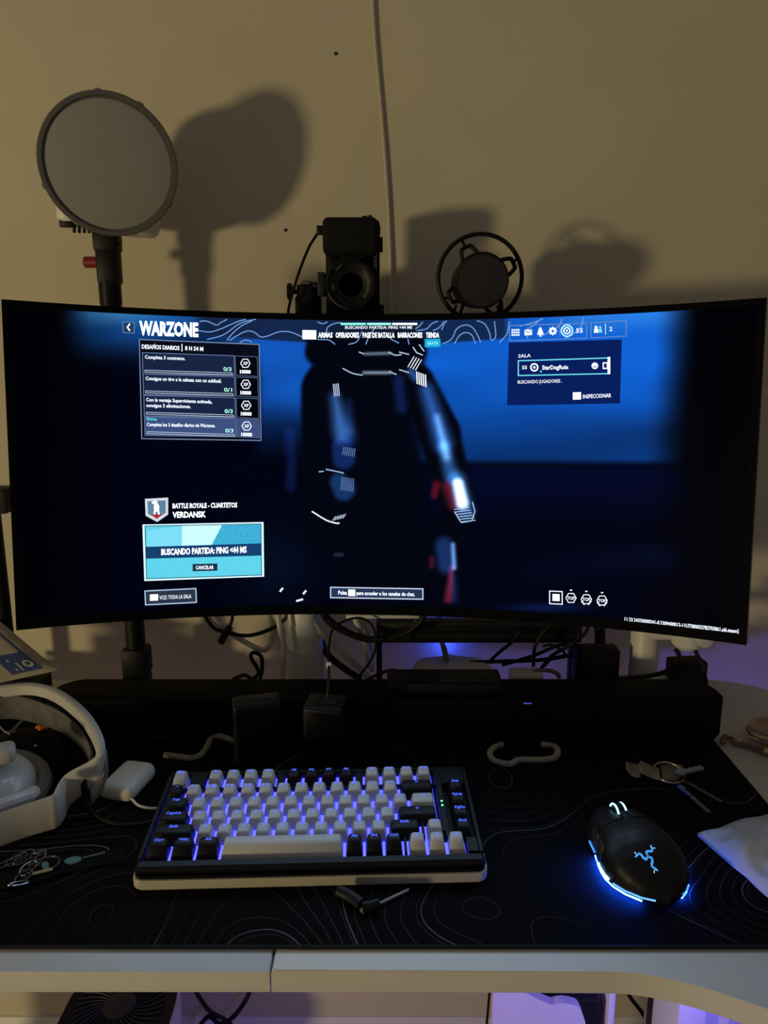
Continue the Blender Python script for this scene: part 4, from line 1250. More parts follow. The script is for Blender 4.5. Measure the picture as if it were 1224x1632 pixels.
cable('straight black cable dropping behind the right end of the soundbar', [(1095, 1000, 0.93), (1108, 1036, 0.93), (1120, 1062, 0.925), (1126, 1090, 0.92)], 0.0026, CABLEB)

# ================================================================== MAILER ON A BLACK BOX (left)
blkbox = thing('black_carton', 'low black carton under the mailer at the left edge', 'box', (-0.52, 0.97, Z0))
bm = NB(); box(bm, (-0.523, 0.946, Z0 + 0.0205), (0.136, 0.034, 0.040), 0.002); obj('body', bm, BLACK, blkbox)
bm = NB(); box(bm, (-0.523, 0.946, Z0 + 0.0415), (0.1365, 0.0345, 0.0018), 0.0005); obj('lid', bm, DARKGREY, blkbox)
ml = thing('padded_mailer', 'pale padded mailer with a blue printed corner, on the black carton', 'parcel', (-0.54, 1.0, Z0 + 0.0475))
c00 = PY(93, 1068, 0.945)                 # near right corner
c01 = PY(0, 990, 1.01)                   # far right corner
c10 = PY(-70, 1103, 0.915)
zref = max(Z0 + 0.0485, 0)
def mpar(a, b2):
    """a along the near edge to the left, b away"""
    p = c00 + (c10 - c00) * a + (c01 - c00) * b2
    return p
NUm, NVm = 18, 18
bm = NB()
top, bot = [], []
nn_ = (c01 - c00).cross(c10 - c00).normalized()
if nn_.z < 0: nn_ = -nn_
for i in range(NUm + 1):
    rt, rb = [], []
    for j in range(NVm + 1):
        a, b2 = i / NUm, j / NVm
        pf = min(a, 1 - a, b2, 1 - b2)
        puff = 0.006 * min(1.0, pf / 0.18) ** 0.6
        p = mpar(a, b2)
        w = 0.0012 * noise.noise(Vector((a * 7, b2 * 7, 3.3)))
        rt.append(bm.verts.new(p + nn_ * (puff + w * min(1, pf * 12))))
        rb.append(bm.verts.new(p - nn_ * (puff * 0.9 + 0.0006)))
    top.append(rt); bot.append(rb)
for i in range(NUm):
    for j in range(NVm):
        bm.faces.new((top[i][j], top[i + 1][j], top[i + 1][j + 1], top[i][j + 1]))
        bm.faces.new((bot[i][j], bot[i][j + 1], bot[i + 1][j + 1], bot[i + 1][j]))
for i in range(NUm):
    bm.faces.new((top[i][0], bot[i][0], bot[i + 1][0], top[i + 1][0])); bm.faces.new((top[i][NVm], top[i + 1][NVm], bot[i + 1][NVm], bot[i][NVm]))
for j in range(NVm):
    bm.faces.new((top[0][j], top[0][j + 1], bot[0][j + 1], bot[0][j])); bm.faces.new((top[NUm][j], bot[NUm][j], bot[NUm][j + 1], top[NUm][j + 1]))
obj('envelope', bm, mat('mailer_paper', (0.34, 0.30, 0.24, 1), 0.7, noise_amt=0.1, nscale=40), ml, smooth=60)
def on_mailer(pts, m, name, hgt=0.0078):
    V = []
    for a, b2 in pts:
        pf = min(a, 1 - a, b2, 1 - b2)
        V.append(mpar(a, b2) + nn_ * (0.006 * min(1.0, max(pf, 0.001) / 0.18) ** 0.6 + 0.0016))
    return V
MB_ = mat('mailer_blue', (0.020, 0.045, 0.16, 1), 0.6)
MWH = mat('mailer_white', (0.42, 0.40, 0.34, 1), 0.6)
def grid_patch(name, a0_, a1_, b0_, b1_, m, n=8):
    pts = [(a0_ + (a1_ - a0_) * i / n, b0_ + (b1_ - b0_) * j / n) for i in range(n + 1) for j in range(n + 1)]
    V = on_mailer(pts, m, name)
    Fc = [(i * (n + 1) + j, (i + 1) * (n + 1) + j, (i + 1) * (n + 1) + j + 1, i * (n + 1) + j + 1) for i in range(n) for j in range(n)]
    return pyobj(name, V, Fc, m, ml)
grid_patch('blue_print', 0.125, 0.42, 0.05, 0.36, MB_)
grid_patch('blue_stripe', 0.125, 0.155, 0.36, 0.97, MB_)
for (a, b2, l) in ((0.33, 0.08, 0.19), (0.28, 0.07, 0.13)):
    V = [p + nn_ * 0.0005 for p in on_mailer([(a, b2), (a + 0.016, b2), (a + 0.016, b2 + l), (a, b2 + l)], MWH, '')]
    pyobj('white_print', V, [(0, 1, 2, 3)], MWH, ml)
V = []
for k in range(16):
    for r in (0.030, 0.055):
        V.append((0.195 + r * 0.85 * math.cos(2 * pi * k / 16), 0.155 + r * 1.0 * math.sin(2 * pi * k / 16)))
V = [p + nn_ * 0.0005 for p in on_mailer(V, MWH, '')]
pyobj('white_ring_print', V, [(2 * k, 2 * k + 1, (2 * k + 3) % 32, (2 * k + 2) % 32) for k in range(16)], MWH, ml)

# ================================================================== HEADSET (left)
HSW = mat('headset_white', (0.44, 0.42, 0.40, 1), 0.45, noise_amt=0.03, nscale=40)
hs = thing('headset', 'white over-ear headset lying on its side at the left of the mat', 'headset', (-0.40, 0.75, MZ))
TOP = [(-60, 1102, .098), (0, 1093, .103), (50, 1089, .106), (90, 1099, .104), (128, 1127, .096), (150, 1156, .086), (160, 1183, .076), (155, 1203, .067), (140, 1215, .06), (114, 1229, .052), (100, 1241, .047), (88, 1264, .043), (72, 1272, .041), (35, 1284, .039), (0, 1296, .038), (-50, 1312, .038)]
tp = [PZ(*p) for p in TOP]
wid = [.014, .014, .014, .015, .016, .018, .022, .026, .030, .034, .036, .036, .035, .034, .034, .034]
bt = [p - Vector((0, 0, w)) for p, w in zip(tp, wid)]
bm = NB(); strip(bm, tp, bt, 0.0085, 6, 0.12)
band = obj('headband', bm, HSW, hs, smooth=50)
bm = NB()
inn = [(-40, 1112, .095), (10, 1106, .094), (55, 1116, .090), (95, 1133, .084), (125, 1158, .076), (142, 1185, .066), (146, 1203, .058)]
ti = [PZ(*p) for p in inn]
wi = [.03, .03, .028, .026, .024, .022, .018]
bi = [p - Vector((0, 0, w)) for p, w in zip(ti, wi)]
strip(bm, ti, bi, 0.004, 5, 0.1)
obj('suspension_strap', bm, mat('strap_grey', (0.09, 0.085, 0.085, 1), 0.7, noise_amt=0.5, nscale=90), hs, smooth=50)
# outer slider end on the right of the band
bm = NB()
so = [(160, 1190, .070), (161, 1212, .058), (156, 1232, .046), (140, 1252, .036)]
ts = [PZ(*p) + Vector((0.003, -0.002, 0)) for p in so]
bs_ = [p - Vector((0, 0, w)) for p, w in zip(ts, (.014, .018, .020, .020))]
strip(bm, ts, bs_, 0.008, 5, 0.2)
obj('slider', bm, GREYP, band, smooth=50)
bm = NB()
so = [(136, 1222, .052), (132, 1234, .046), (127, 1246, .040)]
ts = [PZ(*p) + Vector((0.004, -0.004, 0)) for p in so]
bs_ = [p - Vector((0, 0, .022)) for p in ts]
strip(bm, ts, bs_, 0.005, 5, 0.1)
obj('hinge', bm, BLACK, band, smooth=50)
# ear cup
ec = PZ(-4, 1252, 0.040)
eax = Vector((0.45, 0.55, 0.70)).normalized()
bm = NB(); lathe(bm, [(0.034, -0.020), (0.040, -0.012), (0.0415, 0.0), (0.039, 0.010), (0.032, 0.017), (0.018, 0.021), (0, 0.022)], ec, Vector((0.25, -0.1, 0.95)), 40, (1.0, 0.85))
obj('ear_cup', bm, mat('white_gloss', (0.46, 0.46, 0.47, 1), 0.22), hs)
ec2 = ec + Vector((0.002, 0.012, 0.006))
bm = NB()
x_, y_, a_ = basis(Vector((0.25, -0.1, 0.95)))
tube(bm, [ec2 + x_ * 0.041 * math.cos(2 * pi * k / 20) + y_ * 0.037 * math.sin(2 * pi * k / 20) - a_ * 0.012 for k in range(20)], 0.009, 10, True, 2)
obj('ear_cushion', bm, GREYP, hs)
bm = NB()
yk = [(-30, 1300, .064), (0, 1284, .066), (25, 1275, .064), (45, 1268, .058), (54, 1262, .050)]
tube(bm, [PZ(*p) for p in yk], 0.006, 10)
obj('yoke', bm, HSW, hs)
bm = NB(); p = PZ(6, 1200, 0.075); box(bm, p, (0.022, 0.026, 0.016), 0.006, 3, Matrix.Rotation(R_(25), 3, 'Z')); obj('yoke_cap', bm, HSW, hs)
p = PZ(2, 1307, 0.021)
bm = NB(); lathe(bm, [(0.0045, 0), (0.0045, 0.003), (0, 0.0032)], p + Vector((0, -0.001, 0)), (0.25, -1, 0.1), 14); obj('jack_socket', bm, BLACK, band)
tag(obj('headset_cable', tube(NB(), [PZ(134, 1246, 0.03), PZ(136, 1270, 0.012), PZ(150, 1296, 0.005), PZ(180, 1312, 0.005), PZ(215, 1314, 0.005), PZ(246, 1308, 0.005)], 0.0019, 8), CABLEB), 'black cable running from the headset to the keyboard', 'cable')
# black pouch inside the hoop
po = thing('black_pouch', 'soft black pouch with an orange zigzag mark inside the headset hoop', 'pouch', (-0.42, 0.80, MZ))
pc = PZ(70, 1200, 0.0)
pc = Vector((-0.405, 0.775, MZ))
prof = [(0.036, 0.0005), (0.043, 0.008), (0.045, 0.020), (0.041, 0.034), (0.032, 0.042), (0.016, 0.046), (0, 0.0465)]
bm = NB(); lathe(bm, prof, pc, (0, 0, 1), 40, (1.0, 0.80), (1, 0, 0))
for v in bm.verts:
    v.co += Vector((noise.noise(v.co * 40), noise.noise(v.co * 40 + Vector((5, 5, 5))), 0)) * 0.0018
obj('body', bm, mat('pouch_nylon', (0.004, 0.004, 0.005, 1), 0.7, spec=0.1, noise_amt=0.3, nscale=200, bump=0.4), po)
OR = mat('orange_print', (0.75, 0.22, 0.05, 1), 0.5)
for k, (pa_, pb_) in enumerate((((58, 1160), (66, 1154)), ((62, 1163), (70, 1157)), ((66, 1155), (74, 1160)), ((60, 1157), (68, 1162)))):
    a = PZ(pa_[0], pa_[1], 0.050); b2 = PZ(pb_[0], pb_[1], 0.050)
    obj('orange_mark', tube(NB(), [a, b2], 0.0016, 6), OR, po)
bm = NB(); tube(bm, [PZ(14, 1170, .052), PZ(24, 1160, .054), PZ(36, 1148, .056)], 0.0015, 6); tube(bm, [PZ(0, 1158, .054), PZ(10, 1167, .053), PZ(26, 1166, .052)], 0.0012, 6)
obj('drawstring', bm, GREYP, po)
bm = NB(); lathe(bm, [(0.0015, 0), (0.0015, 0.004), (0, 0.0045)], PZ(58, 1192, .045), (0, -0.4, 1), 10); obj('zip_pull', bm, STEEL, po)

# ================================================================== EARBUD CASE
cpos = PZ(206, 1262, 0.0)
bm = NB()
case = thing('earbud_case', 'small white rounded case lying between headset and keyboard', 'case', (cpos.x, cpos.y, MZ), rot=(0, 0, R_(-12)))
box(bm, (0, 0, 0.0105), (0.040, 0.058, 0.0205), 0.0098, 5); obj('shell', bm, WHITEP, case, local=True, smooth=60)
bm = NB(); tube(bm, [(0.0170, -0.024, 0.006), (0.030, -0.030, 0.003), (0.048, -0.030, 0.0025), (0.062, -0.02, 0.0025)], 0.0014, 8); obj('cord', bm, CABLEW, case, local=True)

# ================================================================== BRAIDED TAN CORDS
tag(obj('braided_cord', tube(NB(), [PZ(*p) for p in [(262, 1203, .007), (285, 1206, .007), (305, 1208, .007), (320, 1203, .007), (330, 1190, .008), (336, 1178, .010), (348, 1173, .014), (372, 1180, .016), (385, 1184, .012)]], 0.0034, 8, False, 12, 0.14), BRAID), 'short tan braided cord curling beside the left small black box', 'cord', 'tan braided cords')
tag(obj('braided_cord', tube(NB(), [PZ(*p) for p in [(802, 1186, .010), (790, 1190, .008), (781, 1199, .007), (785, 1210, .007), (800, 1216, .007), (815, 1217, .007), (828, 1211, .007), (860, 1211, .007), (882, 1208, .007), (889, 1198, .007), (882, 1189, .008), (862, 1186, .009)]], 0.0034, 8, False, 10, 0.14), BRAID), 'tan braided cord looped on the mat before the soundbar', 'cord', 'tan braided cords')

# ================================================================== KEYBOARD
kb0 = PZ(210, 1420, ZM); kb1 = PZ(778, 1406, ZM)
KW = (kb1 - kb0).length
KD = 0.147
yawk = math.atan2(kb1.y - kb0.y, kb1.x - kb0.x)
TILT = R_(3.8)
kb = thing('keyboard', 'compact white and black mechanical keyboard with blue backlight', 'keyboard', (kb0.x, kb0.y, MZ + 0.0006), rot=(TILT, 0, yawk))
def kout(i, rad=0.008):
    pts = []
    for cx, cy, q in ((KW - i - rad, KD - i - rad, 0), (i + rad, KD - i - rad, 1), (i + rad, i + rad, 2), (KW - i - rad, i + rad, 3)):
        for k in range(6):
            a = (q + k / 5) * pi / 2
            pts.append((cx + rad * math.cos(a), cy + rad * math.sin(a)))
    return pts
bm = NB(); prism(bm, kout(0), 0.0, 0.0095, 0.0012, 2); obj('lower_case', bm, mat('case_cream', (0.44, 0.40, 0.32, 1), 0.45), kb, True, label='white lower case rim')
bm = NB(); prism(bm, kout(0.0015), 0.0095, 0.0125); obj('middle_case', bm, BLACK, kb, True)
# upper frame ring
PIT = (KW - 0.0135) / 16.75
MARG = 0.0068
FY = 0.0155                     # front margin of the key field
def U(u): return MARG + u * PIT
ROWP = (KD - 0.0095 - FY - 0.0035) / 6.0
def RY(r): return FY + (5 - r) * ROWP + (0.0035 if r == 0 else 0.0)
def ring_box(bm, x0, x1, y0, y1, z0, z1, b=0.0008):
    box(bm, ((x0 + x1) / 2, (y0 + y1) / 2, (z0 + z1) / 2), (x1 - x0, y1 - y0, z1 - z0), b, 1)
bm = NB()
KFX1 = MARG + 15.05 * PIT
ring_box(bm, 0.002, KW - 0.002, 0.002, FY - 0.0008, 0.0125, 0.0205, 0.003)
ring_box(bm, 0.002, KW - 0.002, KD - 0.009, KD - 0.002, 0.0125, 0.0205, 0.002)
ring_box(bm, 0.002, MARG - 0.0006, FY - 0.001, KD - 0.008, 0.0125, 0.0205)
ring_box(bm, KW - MARG + 0.0006, KW - 0.002, FY - 0.001, KD - 0.008, 0.0125, 0.0205)
FRAME_BM = bm
bm = NB(); box(bm, (U(7.55), (FY + KD - 0.009) / 2, 0.0134), (U(14.95) - U(0.15), KD - 0.010 - FY, 0.0018)); box(bm, (U(15.6), RY(5) + ROWP * 0.5, 0.0134), (1.1 * PIT, ROWP * 0.9, 0.0018))
obj('backlight_plate', bm, emat(60, 62, 255, 5.0), kb, True, label='glowing blue backlight plate')
# slab between the letter block and the side column
bm = NB(); ring_box(bm, U(15.10), U(15.48), RY(4) + ROWP * 0.4, KD - 0.0085, 0.0135, 0.0205, 0.0006)
bar = obj('indicator_bar', bm, BLACKKEY, kb, True)
g_ = 0.0007
ring_box(FRAME_BM, U(1) + g_, U(2) - g_, RY(0) + 0.001, KD - 0.008, 0.0140, 0.0205, 0.0004)
ring_box(FRAME_BM, U(6) + g_, U(6.5) - g_, RY(0) + 0.001, KD - 0.008, 0.0140, 0.0205, 0.0004)
ring_box(FRAME_BM, U(10.5) + g_, U(11) - g_, RY(0) + 0.001, KD - 0.008, 0.0140, 0.0205, 0.0004)
ring_box(FRAME_BM, U(0), U(15.1), RY(0) - 0.0030, RY(0) - 0.0004, 0.0140, 0.0195, 0.0004)
ring_box(FRAME_BM, U(13.03), U(13.2) - g_, RY(5), RY(5) + ROWP, 0.0140, 0.0205, 0.0004)
ring_box(FRAME_BM, U(14.03), U(14.2) - g_, RY(4), RY(4) + ROWP, 0.0140, 0.0205, 0.0004)
ring_box(FRAME_BM, U(15.2) + g_, U(15.62), RY(4), RY(4) + ROWP * 0.45, 0.0140, 0.0205, 0.0004)
ring_box(FRAME_BM, U(16.2) + g_, U(16.75), RY(5), RY(5) + ROWP - 0.001, 0.0140, 0.0205, 0.0004)
ring_box(FRAME_BM, U(15.48), U(16.75), RY(0) - 0.002, KD - 0.008, 0.0140, 0.0205, 0.0004)
obj('frame', FRAME_BM, BLACKKEY, kb, True)
for yy in (RY(2) + 0.012, RY(2) + 0.0055):
    bm = NB(); lathe(bm, [(0.0011, 0), (0.0011, 0.0004), (0, 0.0006)], (U(15.3), yy, 0.0205), (0, 0, 1), 10); obj('indicator_light', bm, emat(90, 255, 140, 2.5), bar, True)
for k in range(3):
    bm = NB(); lathe(bm, [(0.0008, 0), (0.0008, 0.0004), (0, 0.0006)], (U(15.3), RY(1) + 0.003 + 0.005 * k, 0.0205), (0, 0, 1), 8); obj('indicator_light', bm, emat(20, 70, 60, 1.0), bar, True)
keymesh = {}
def key_mesh(w, m, prof):
    k = (round(w, 3), m.name, prof)
    if k in keymesh: return keymesh[k]
    bw = w * PIT - 0.0025; bd_ = ROWP - 0.0016
    hh = {0: 0.0128, 1: 0.0124, 2: 0.0112, 3: 0.0108, 4: 0.0112, 5: 0.0124}[prof]
    ins, insf, insb = 0.0029, {5: 0.0084}.get(prof, 0.0054), 0.0010
    lev = [(0, 0, 0, 0.0), (ins * 0.75, insf * 0.72, insb * 0.8, hh * 0.86), (ins, insf, insb, hh * 0.97), (ins + 0.0012, insf + 0.0012, insb + 0.0010, hh)]
    bm = NB()
    rings = []
    for i, f_, b2, z in lev:
        x0_, x1_, y0_, y1_ = -bw / 2 + i, bw / 2 - i, -bd_ / 2 + f_, bd_ / 2 - b2
        c = 0.0007 if z < hh * 0.9 else 0.0013
        rings.append([bm.verts.new(p + (z,)) for p in ((x0_ + c, y0_), (x1_ - c, y0_), (x1_, y0_ + c), (x1_, y1_ - c), (x1_ - c, y1_), (x0_ + c, y1_), (x0_, y1_ - c), (x0_, y0_ + c))])
    for A, B in zip(rings, rings[1:]):
        for q in range(8):
            bm.faces.new((A[q], A[(q + 1) % 8], B[(q + 1) % 8], B[q]))
    bm.faces.new(rings[0][::-1])
    bm.faces.new(rings[-1])
    me = bpy.data.meshes.new('keycap')
    bmesh.ops.recalc_face_normals(bm, faces=bm.faces)
    bm.to_mesh(me); bm.free()
    finish(me, m, 40)
    keymesh[k] = (me, hh)
    return keymesh[k]
LEG = emat(70, 95, 255, 2.0)
legmesh = {}
def legend_mesh(txt, hgt, z, yoff, maxw):
    k = (txt, round(hgt, 5), round(z, 5), round(yoff, 5), round(maxw, 4))
    if k in legmesh: return legmesh[k]
    V2, Fc, asp = text_geo(txt, 0.012)
    wd_ = min(hgt * asp, maxw)
    me = bpy.data.meshes.new('legend')
    me.from_pydata([((a - 0.5) * wd_, yoff + b2 * hgt, z) for a, b2 in V2], [], Fc)
    me.materials.append(LEG)
    legmesh[k] = me
    return me
def key(u, w, r, dark, leg):
    m = BLACKKEY if dark else WHITEKEY
    me, hh = key_mesh(w, m, r)
    o = bpy.data.objects.new('keycap', me)
    COL.objects.link(o)
    o.parent = kb
    o.location = (U(u + w / 2), RY(r) + ROWP / 2, 0.0152)
    if leg:
        big = len(leg) > 2
        lm = legend_mesh(leg, 0.0034 if big else 0.0034, hh + 0.0001, 0.0034, w * PIT - 0.0072 if not big else w * PIT - 0.0058)
        l = bpy.data.objects.new('legend', lm)
        COL.objects.link(l)
        l.parent = o
K = [(0, 1, 0, 0, 'Esc')]
for i in range(4): K.append((2 + i, 1, 0, 0, 'F%d' % (1 + i)))
for i in range(4): K.append((6.5 + i, 1, 0, 1, 'F%d' % (5 + i)))
for i in range(4): K.append((11 + i, 1, 0, 0, 'F%d' % (9 + i)))
K.append((0, 1, 1, 1, '` ~'))
for i, c in enumerate(['1 !', '2 @', '3 #', '4 $', '5 %', '6 ^', '7 &', '8 *', '9 (', '0 )', '- _', '= +']): K.append((1 + i, 1, 1, 0, c))
K.append((13, 2, 1, 1, '\u2190'))
K.append((0, 1.5, 2, 1, 'Tab'))
for i, c in enumerate('QWERTYUIOP'): K.append((1.5 + i, 1, 2, 0, c))
K += [(11.5, 1, 2, 0, '[ {'), (12.5, 1, 2, 0, '] }'), (13.5, 1.5, 2, 0, '\\ |')]
K.append((0, 1.75, 3, 1, 'CapsLk'))
for i, c in enumerate('ASDFGHJKL'): K.append((1.75 + i, 1, 3, 0, c))
K += [(10.75, 1, 3, 0, '; :'), (11.75, 1, 3, 0, "' \""), (12.75, 2.25, 3, 1, '\u2190')]
K.append((0, 2.25, 4, 1, 'Shift'))
for i, c in enumerate('ZXCVBNM'): K.append((2.25 + i, 1, 4, 0, c))
K += [(9.25, 1, 4, 0, ', <'), (10.25, 1, 4, 0, '. >'), (11.25, 1, 4, 0, '/ ?'), (12.25, 1.75, 4, 1, 'Shift'), (14.2, 1, 4, 0, '\u2191')]
K += [(0, 1.25, 5, 1, 'Ctrl'), (1.25, 1.25, 5, 1, 'Win'), (2.5, 1.25, 5, 1, 'Alt'), (3.75, 6.25, 5, 0, ''), (10, 1, 5, 1, 'Alt'), (11, 1, 5, 1, 'FN'), (12, 1, 5, 1, 'Ctrl'),
      (13.2, 1, 5, 0, '\u2190'), (14.2, 1, 5, 0, '\u2193'), (15.2, 1, 5, 0, '\u2192')]
for r, c in ((1, 'Del'), (2, 'PgUp'), (3, 'PgDn'), (4, 'End')): K.append((15.68, 1, r, 1, c))
for u, w, r, d_, lg in K:
    key(u, w, r, d_, lg)
for fx in (0.03, KW - 0.03):
    bm = NB(); box(bm, (fx, KD - 0.012, -0.0045), (0.02, 0.012, 0.0085), 0.001); obj('foot', bm, BLACK, kb, True)

# black pen and stylus things in front of the keyboard
pn = thing('pocket_tool', 'small black tool with a silver rod lying in front of the keyboard', 'tool', tuple(PZ(590, 1440, ZM)))
obj('handle', tube(NB(), [PZ(540, 1420, .008), PZ(560, 1430, .008), PZ(576, 1442, .008)], 0.0052, 10), BLACK, pn)
obj('tip', tube(NB(), [PZ(576, 1449, .006), PZ(579, 1454, .006)], 0.0018, 8), GREYP, pn)
obj('second_handle', tube(NB(), [PZ(578, 1446, .008), PZ(592, 1444, .008), PZ(603, 1440, .008)], 0.0046, 10), BLACK, pn)
obj('silver_rod', tube(NB(), [PZ(603, 1441, .0055), PZ(651, 1418, .0055)], 0.0014, 8), mat('dull_silver', (0.30, 0.29, 0.28, 1), 0.4, metal=0.6), pn)

# ================================================================== MOUSE
mp = PZ(1005, 1374, 0.0)
mouse = thing('gaming_mouse', 'black gaming mouse with glowing blue emblem and underglow', 'mouse', (0.2335, 0.6215, MZ + 0.0004), rot=(0, 0, R_(10)))
ML = 0.128
def m_half(t):       # half widths (left, right) from tail 0 to nose 1
    wl = [0.0, .020, .0305, .0365, .0390, .0385, .0360, .0335, .0320, .0305, .0270, .0180, 0.006]
    wr = [0.0, .020, .0300, .0340, .0350, .0340, .0325, .0315, .0310, .0300, .0270, .0190, 0.006]
    def ip(a):
        x = t * (len(a) - 1); i = min(int(x), len(a) - 2); f = x - i
        return a[i] * (1 - f) + a[i + 1] * f
    return ip(wl), ip(wr)
def m_top(t):
    hs_ = [0.008, .019, .0275, .0340, .0380, .0400, .0395, .0375, .0345, .0310, .0270, .0225, .016]
    x = t * (len(hs_) - 1); i = min(int(x), len(hs_) - 2); f = x - i
    f = f * f * (3 - 2 * f) * 0.3 + f * 0.7
    return hs_[i] * (1 - f) + hs_[i + 1] * f
def m_pt(t, s, lift=0.0):
    """t along, s in -1..1 across (left to right)"""
    wl, wr = m_half(t)
    w = wl if s < 0 else wr
    hh = m_top(t)
    ang = s * pi / 2
    x = w * math.copysign(abs(math.sin(ang)) ** 0.85, s)
    z = 0.004 + (hh - 0.004) * max(math.cos(ang), 0) ** 0.55
    return Vector((x, -ML / 2 + ML * t, z + lift))
def m_patch(t0, t1, s0, s1, lift=0.0, nt=40, ns=40):
    V, Fc = [], []
    for i in range(nt + 1):
        for j in range(ns + 1):
            V.append(m_pt(t0 + (t1 - t0) * i / nt, s0 + (s1 - s0) * j / ns, lift))
    for i in range(nt):
        for j in range(ns):
            k = i * (ns + 1) + j
            Fc.append((k, k + 1, k + ns + 2, k + ns + 1))
    return V, Fc
V, Fc = m_patch(0.004, 0.996, -1, 1, 0.0, 48, 48)
nv_ = len(V)
base_l = [i * 49 for i in range(49)]; base_r = [i * 49 + 48 for i in range(49)]
loop = base_l + base_r[::-1]
Vb = [Vector((V[i].x, V[i].y, 0.0035)) for i in loop]
Fc.append(tuple(range(nv_, nv_ + len(Vb))))
MBK = mat('mouse_black', (0.006, 0.006, 0.007, 1), 0.45, noise_amt=0.1, nscale=200, spec=0.2)
pyobj('shell', V + Vb, Fc, MBK, mouse, True, 40)
outl = [Vector((V[i].x, V[i].y, 0)) for i in loop[::2]]
def out_ring(sc, z):
    return [Vector((p.x * sc, p.y * (1 + (sc - 1) * 0.6), z)) for p in outl]
bm = NB()
A = [bm.verts.new(p) for p in out_ring(0.88, 0.0)]; B = [bm.verts.new(p) for p in out_ring(0.88, 0.0036)]
bm.faces.new(A[::-1]); bm.faces.new(B)
for k in range(len(A)):
    bm.faces.new((A[k], A[(k + 1) % len(A)], B[(k + 1) % len(A)], B[k]))
obj('base', bm, BLACK, mouse, True)
# light guide around the lower edge
def guide(i0, i1, r, m, name, z=0.0048, sc=1.015):
    R = out_ring(sc, z)
    idxs = [k % len(R) for k in range(i0, i1)]
    return obj(name, tube(NB(), [R[k] for k in idxs], r, 8, False, 1), m, mouse, True)
nL = len(outl)
GB = emat(20, 80, 255, 380.0); GW = emat(150, 215, 255, 4.0)
guide(2, nL // 2 - 9, 0.0008, GB, 'underglow_strip', 0.0026, 0.985)
guide(nL // 2 + 14, nL - 1, 0.0008, emat(20, 80, 255, 220.0), 'underglow_strip', 0.0026, 0.985)
guide(7, 12, 0.0014, GW, 'light_bar', 0.0065, 1.02)
guide(1, 7, 0.0007, emat(90, 160, 255, 2.0), 'light_line', 0.0062, 1.015)
guide(nL - 4, nL - 1, 0.0006, emat(90, 160, 255, 1.6), 'light_line', 0.0062, 1.015)
guide(14, 18, 0.0008, emat(60, 130, 255, 2.0), 'light_line', 0.0062, 1.02)
# buttons
for s0, s1, nm in ((-0.62, -0.10, 'main_button'), (0.10, 0.62, 'main_button')):
    V, Fc = m_patch(0.60, 0.985, s0, s1, 0.0012, 18, 10)
    o = pyobj(nm, V, Fc, MBK, mouse, True, 40)
    md = o.modifiers.new('thickness', 'SOLIDIFY'); md.thickness = 0.0016; md.offset = -1
for t0, t1 in ((0.42, 0.54), (0.56, 0.68)):
    V, Fc = m_patch(t0, t1, -0.93, -0.72, 0.0, 8, 6)
    V = [v + Vector((-0.0012, 0, 0.0006)) for v in V]
    o = pyobj('side_button', V, Fc, mat('button_black', (0.02, 0.02, 0.022, 1), 0.3), mouse, True, 40)
    md = o.modifiers.new('thickness', 'SOLIDIFY'); md.thickness = 0.0014; md.offset = -1
wy = -ML / 2 + ML * 0.76
bm = NB(); lathe(bm, [(0.0085, -0.0035), (0.0105, -0.0028), (0.0108, 0), (0.0105, 0.0028), (0.0085, 0.0035)], (0, wy, 0.0275), (1, 0, 0), 28)
wh = obj('scroll_wheel', bm, SOFTBLACK, mouse, True)
for sx in (-0.0042, 0.0042):
    bm = NB(); tube(bm, [(sx, wy + 0.0098 * math.cos(a), 0.0275 + 0.0098 * math.sin(a)) for a in [R_(20) + R_(140) * k / 12 for k in range(13)]], 0.0009, 6, False, 1)
    obj('wheel_light', bm, emat(150, 220, 255, 3.0), wh, True)
bm = NB(); p = m_pt(0.66, 0.0, 0.0008); box(bm, p, (0.008, 0.010, 0.002), 0.0008); obj('profile_button', bm, BLACK, mouse, True)
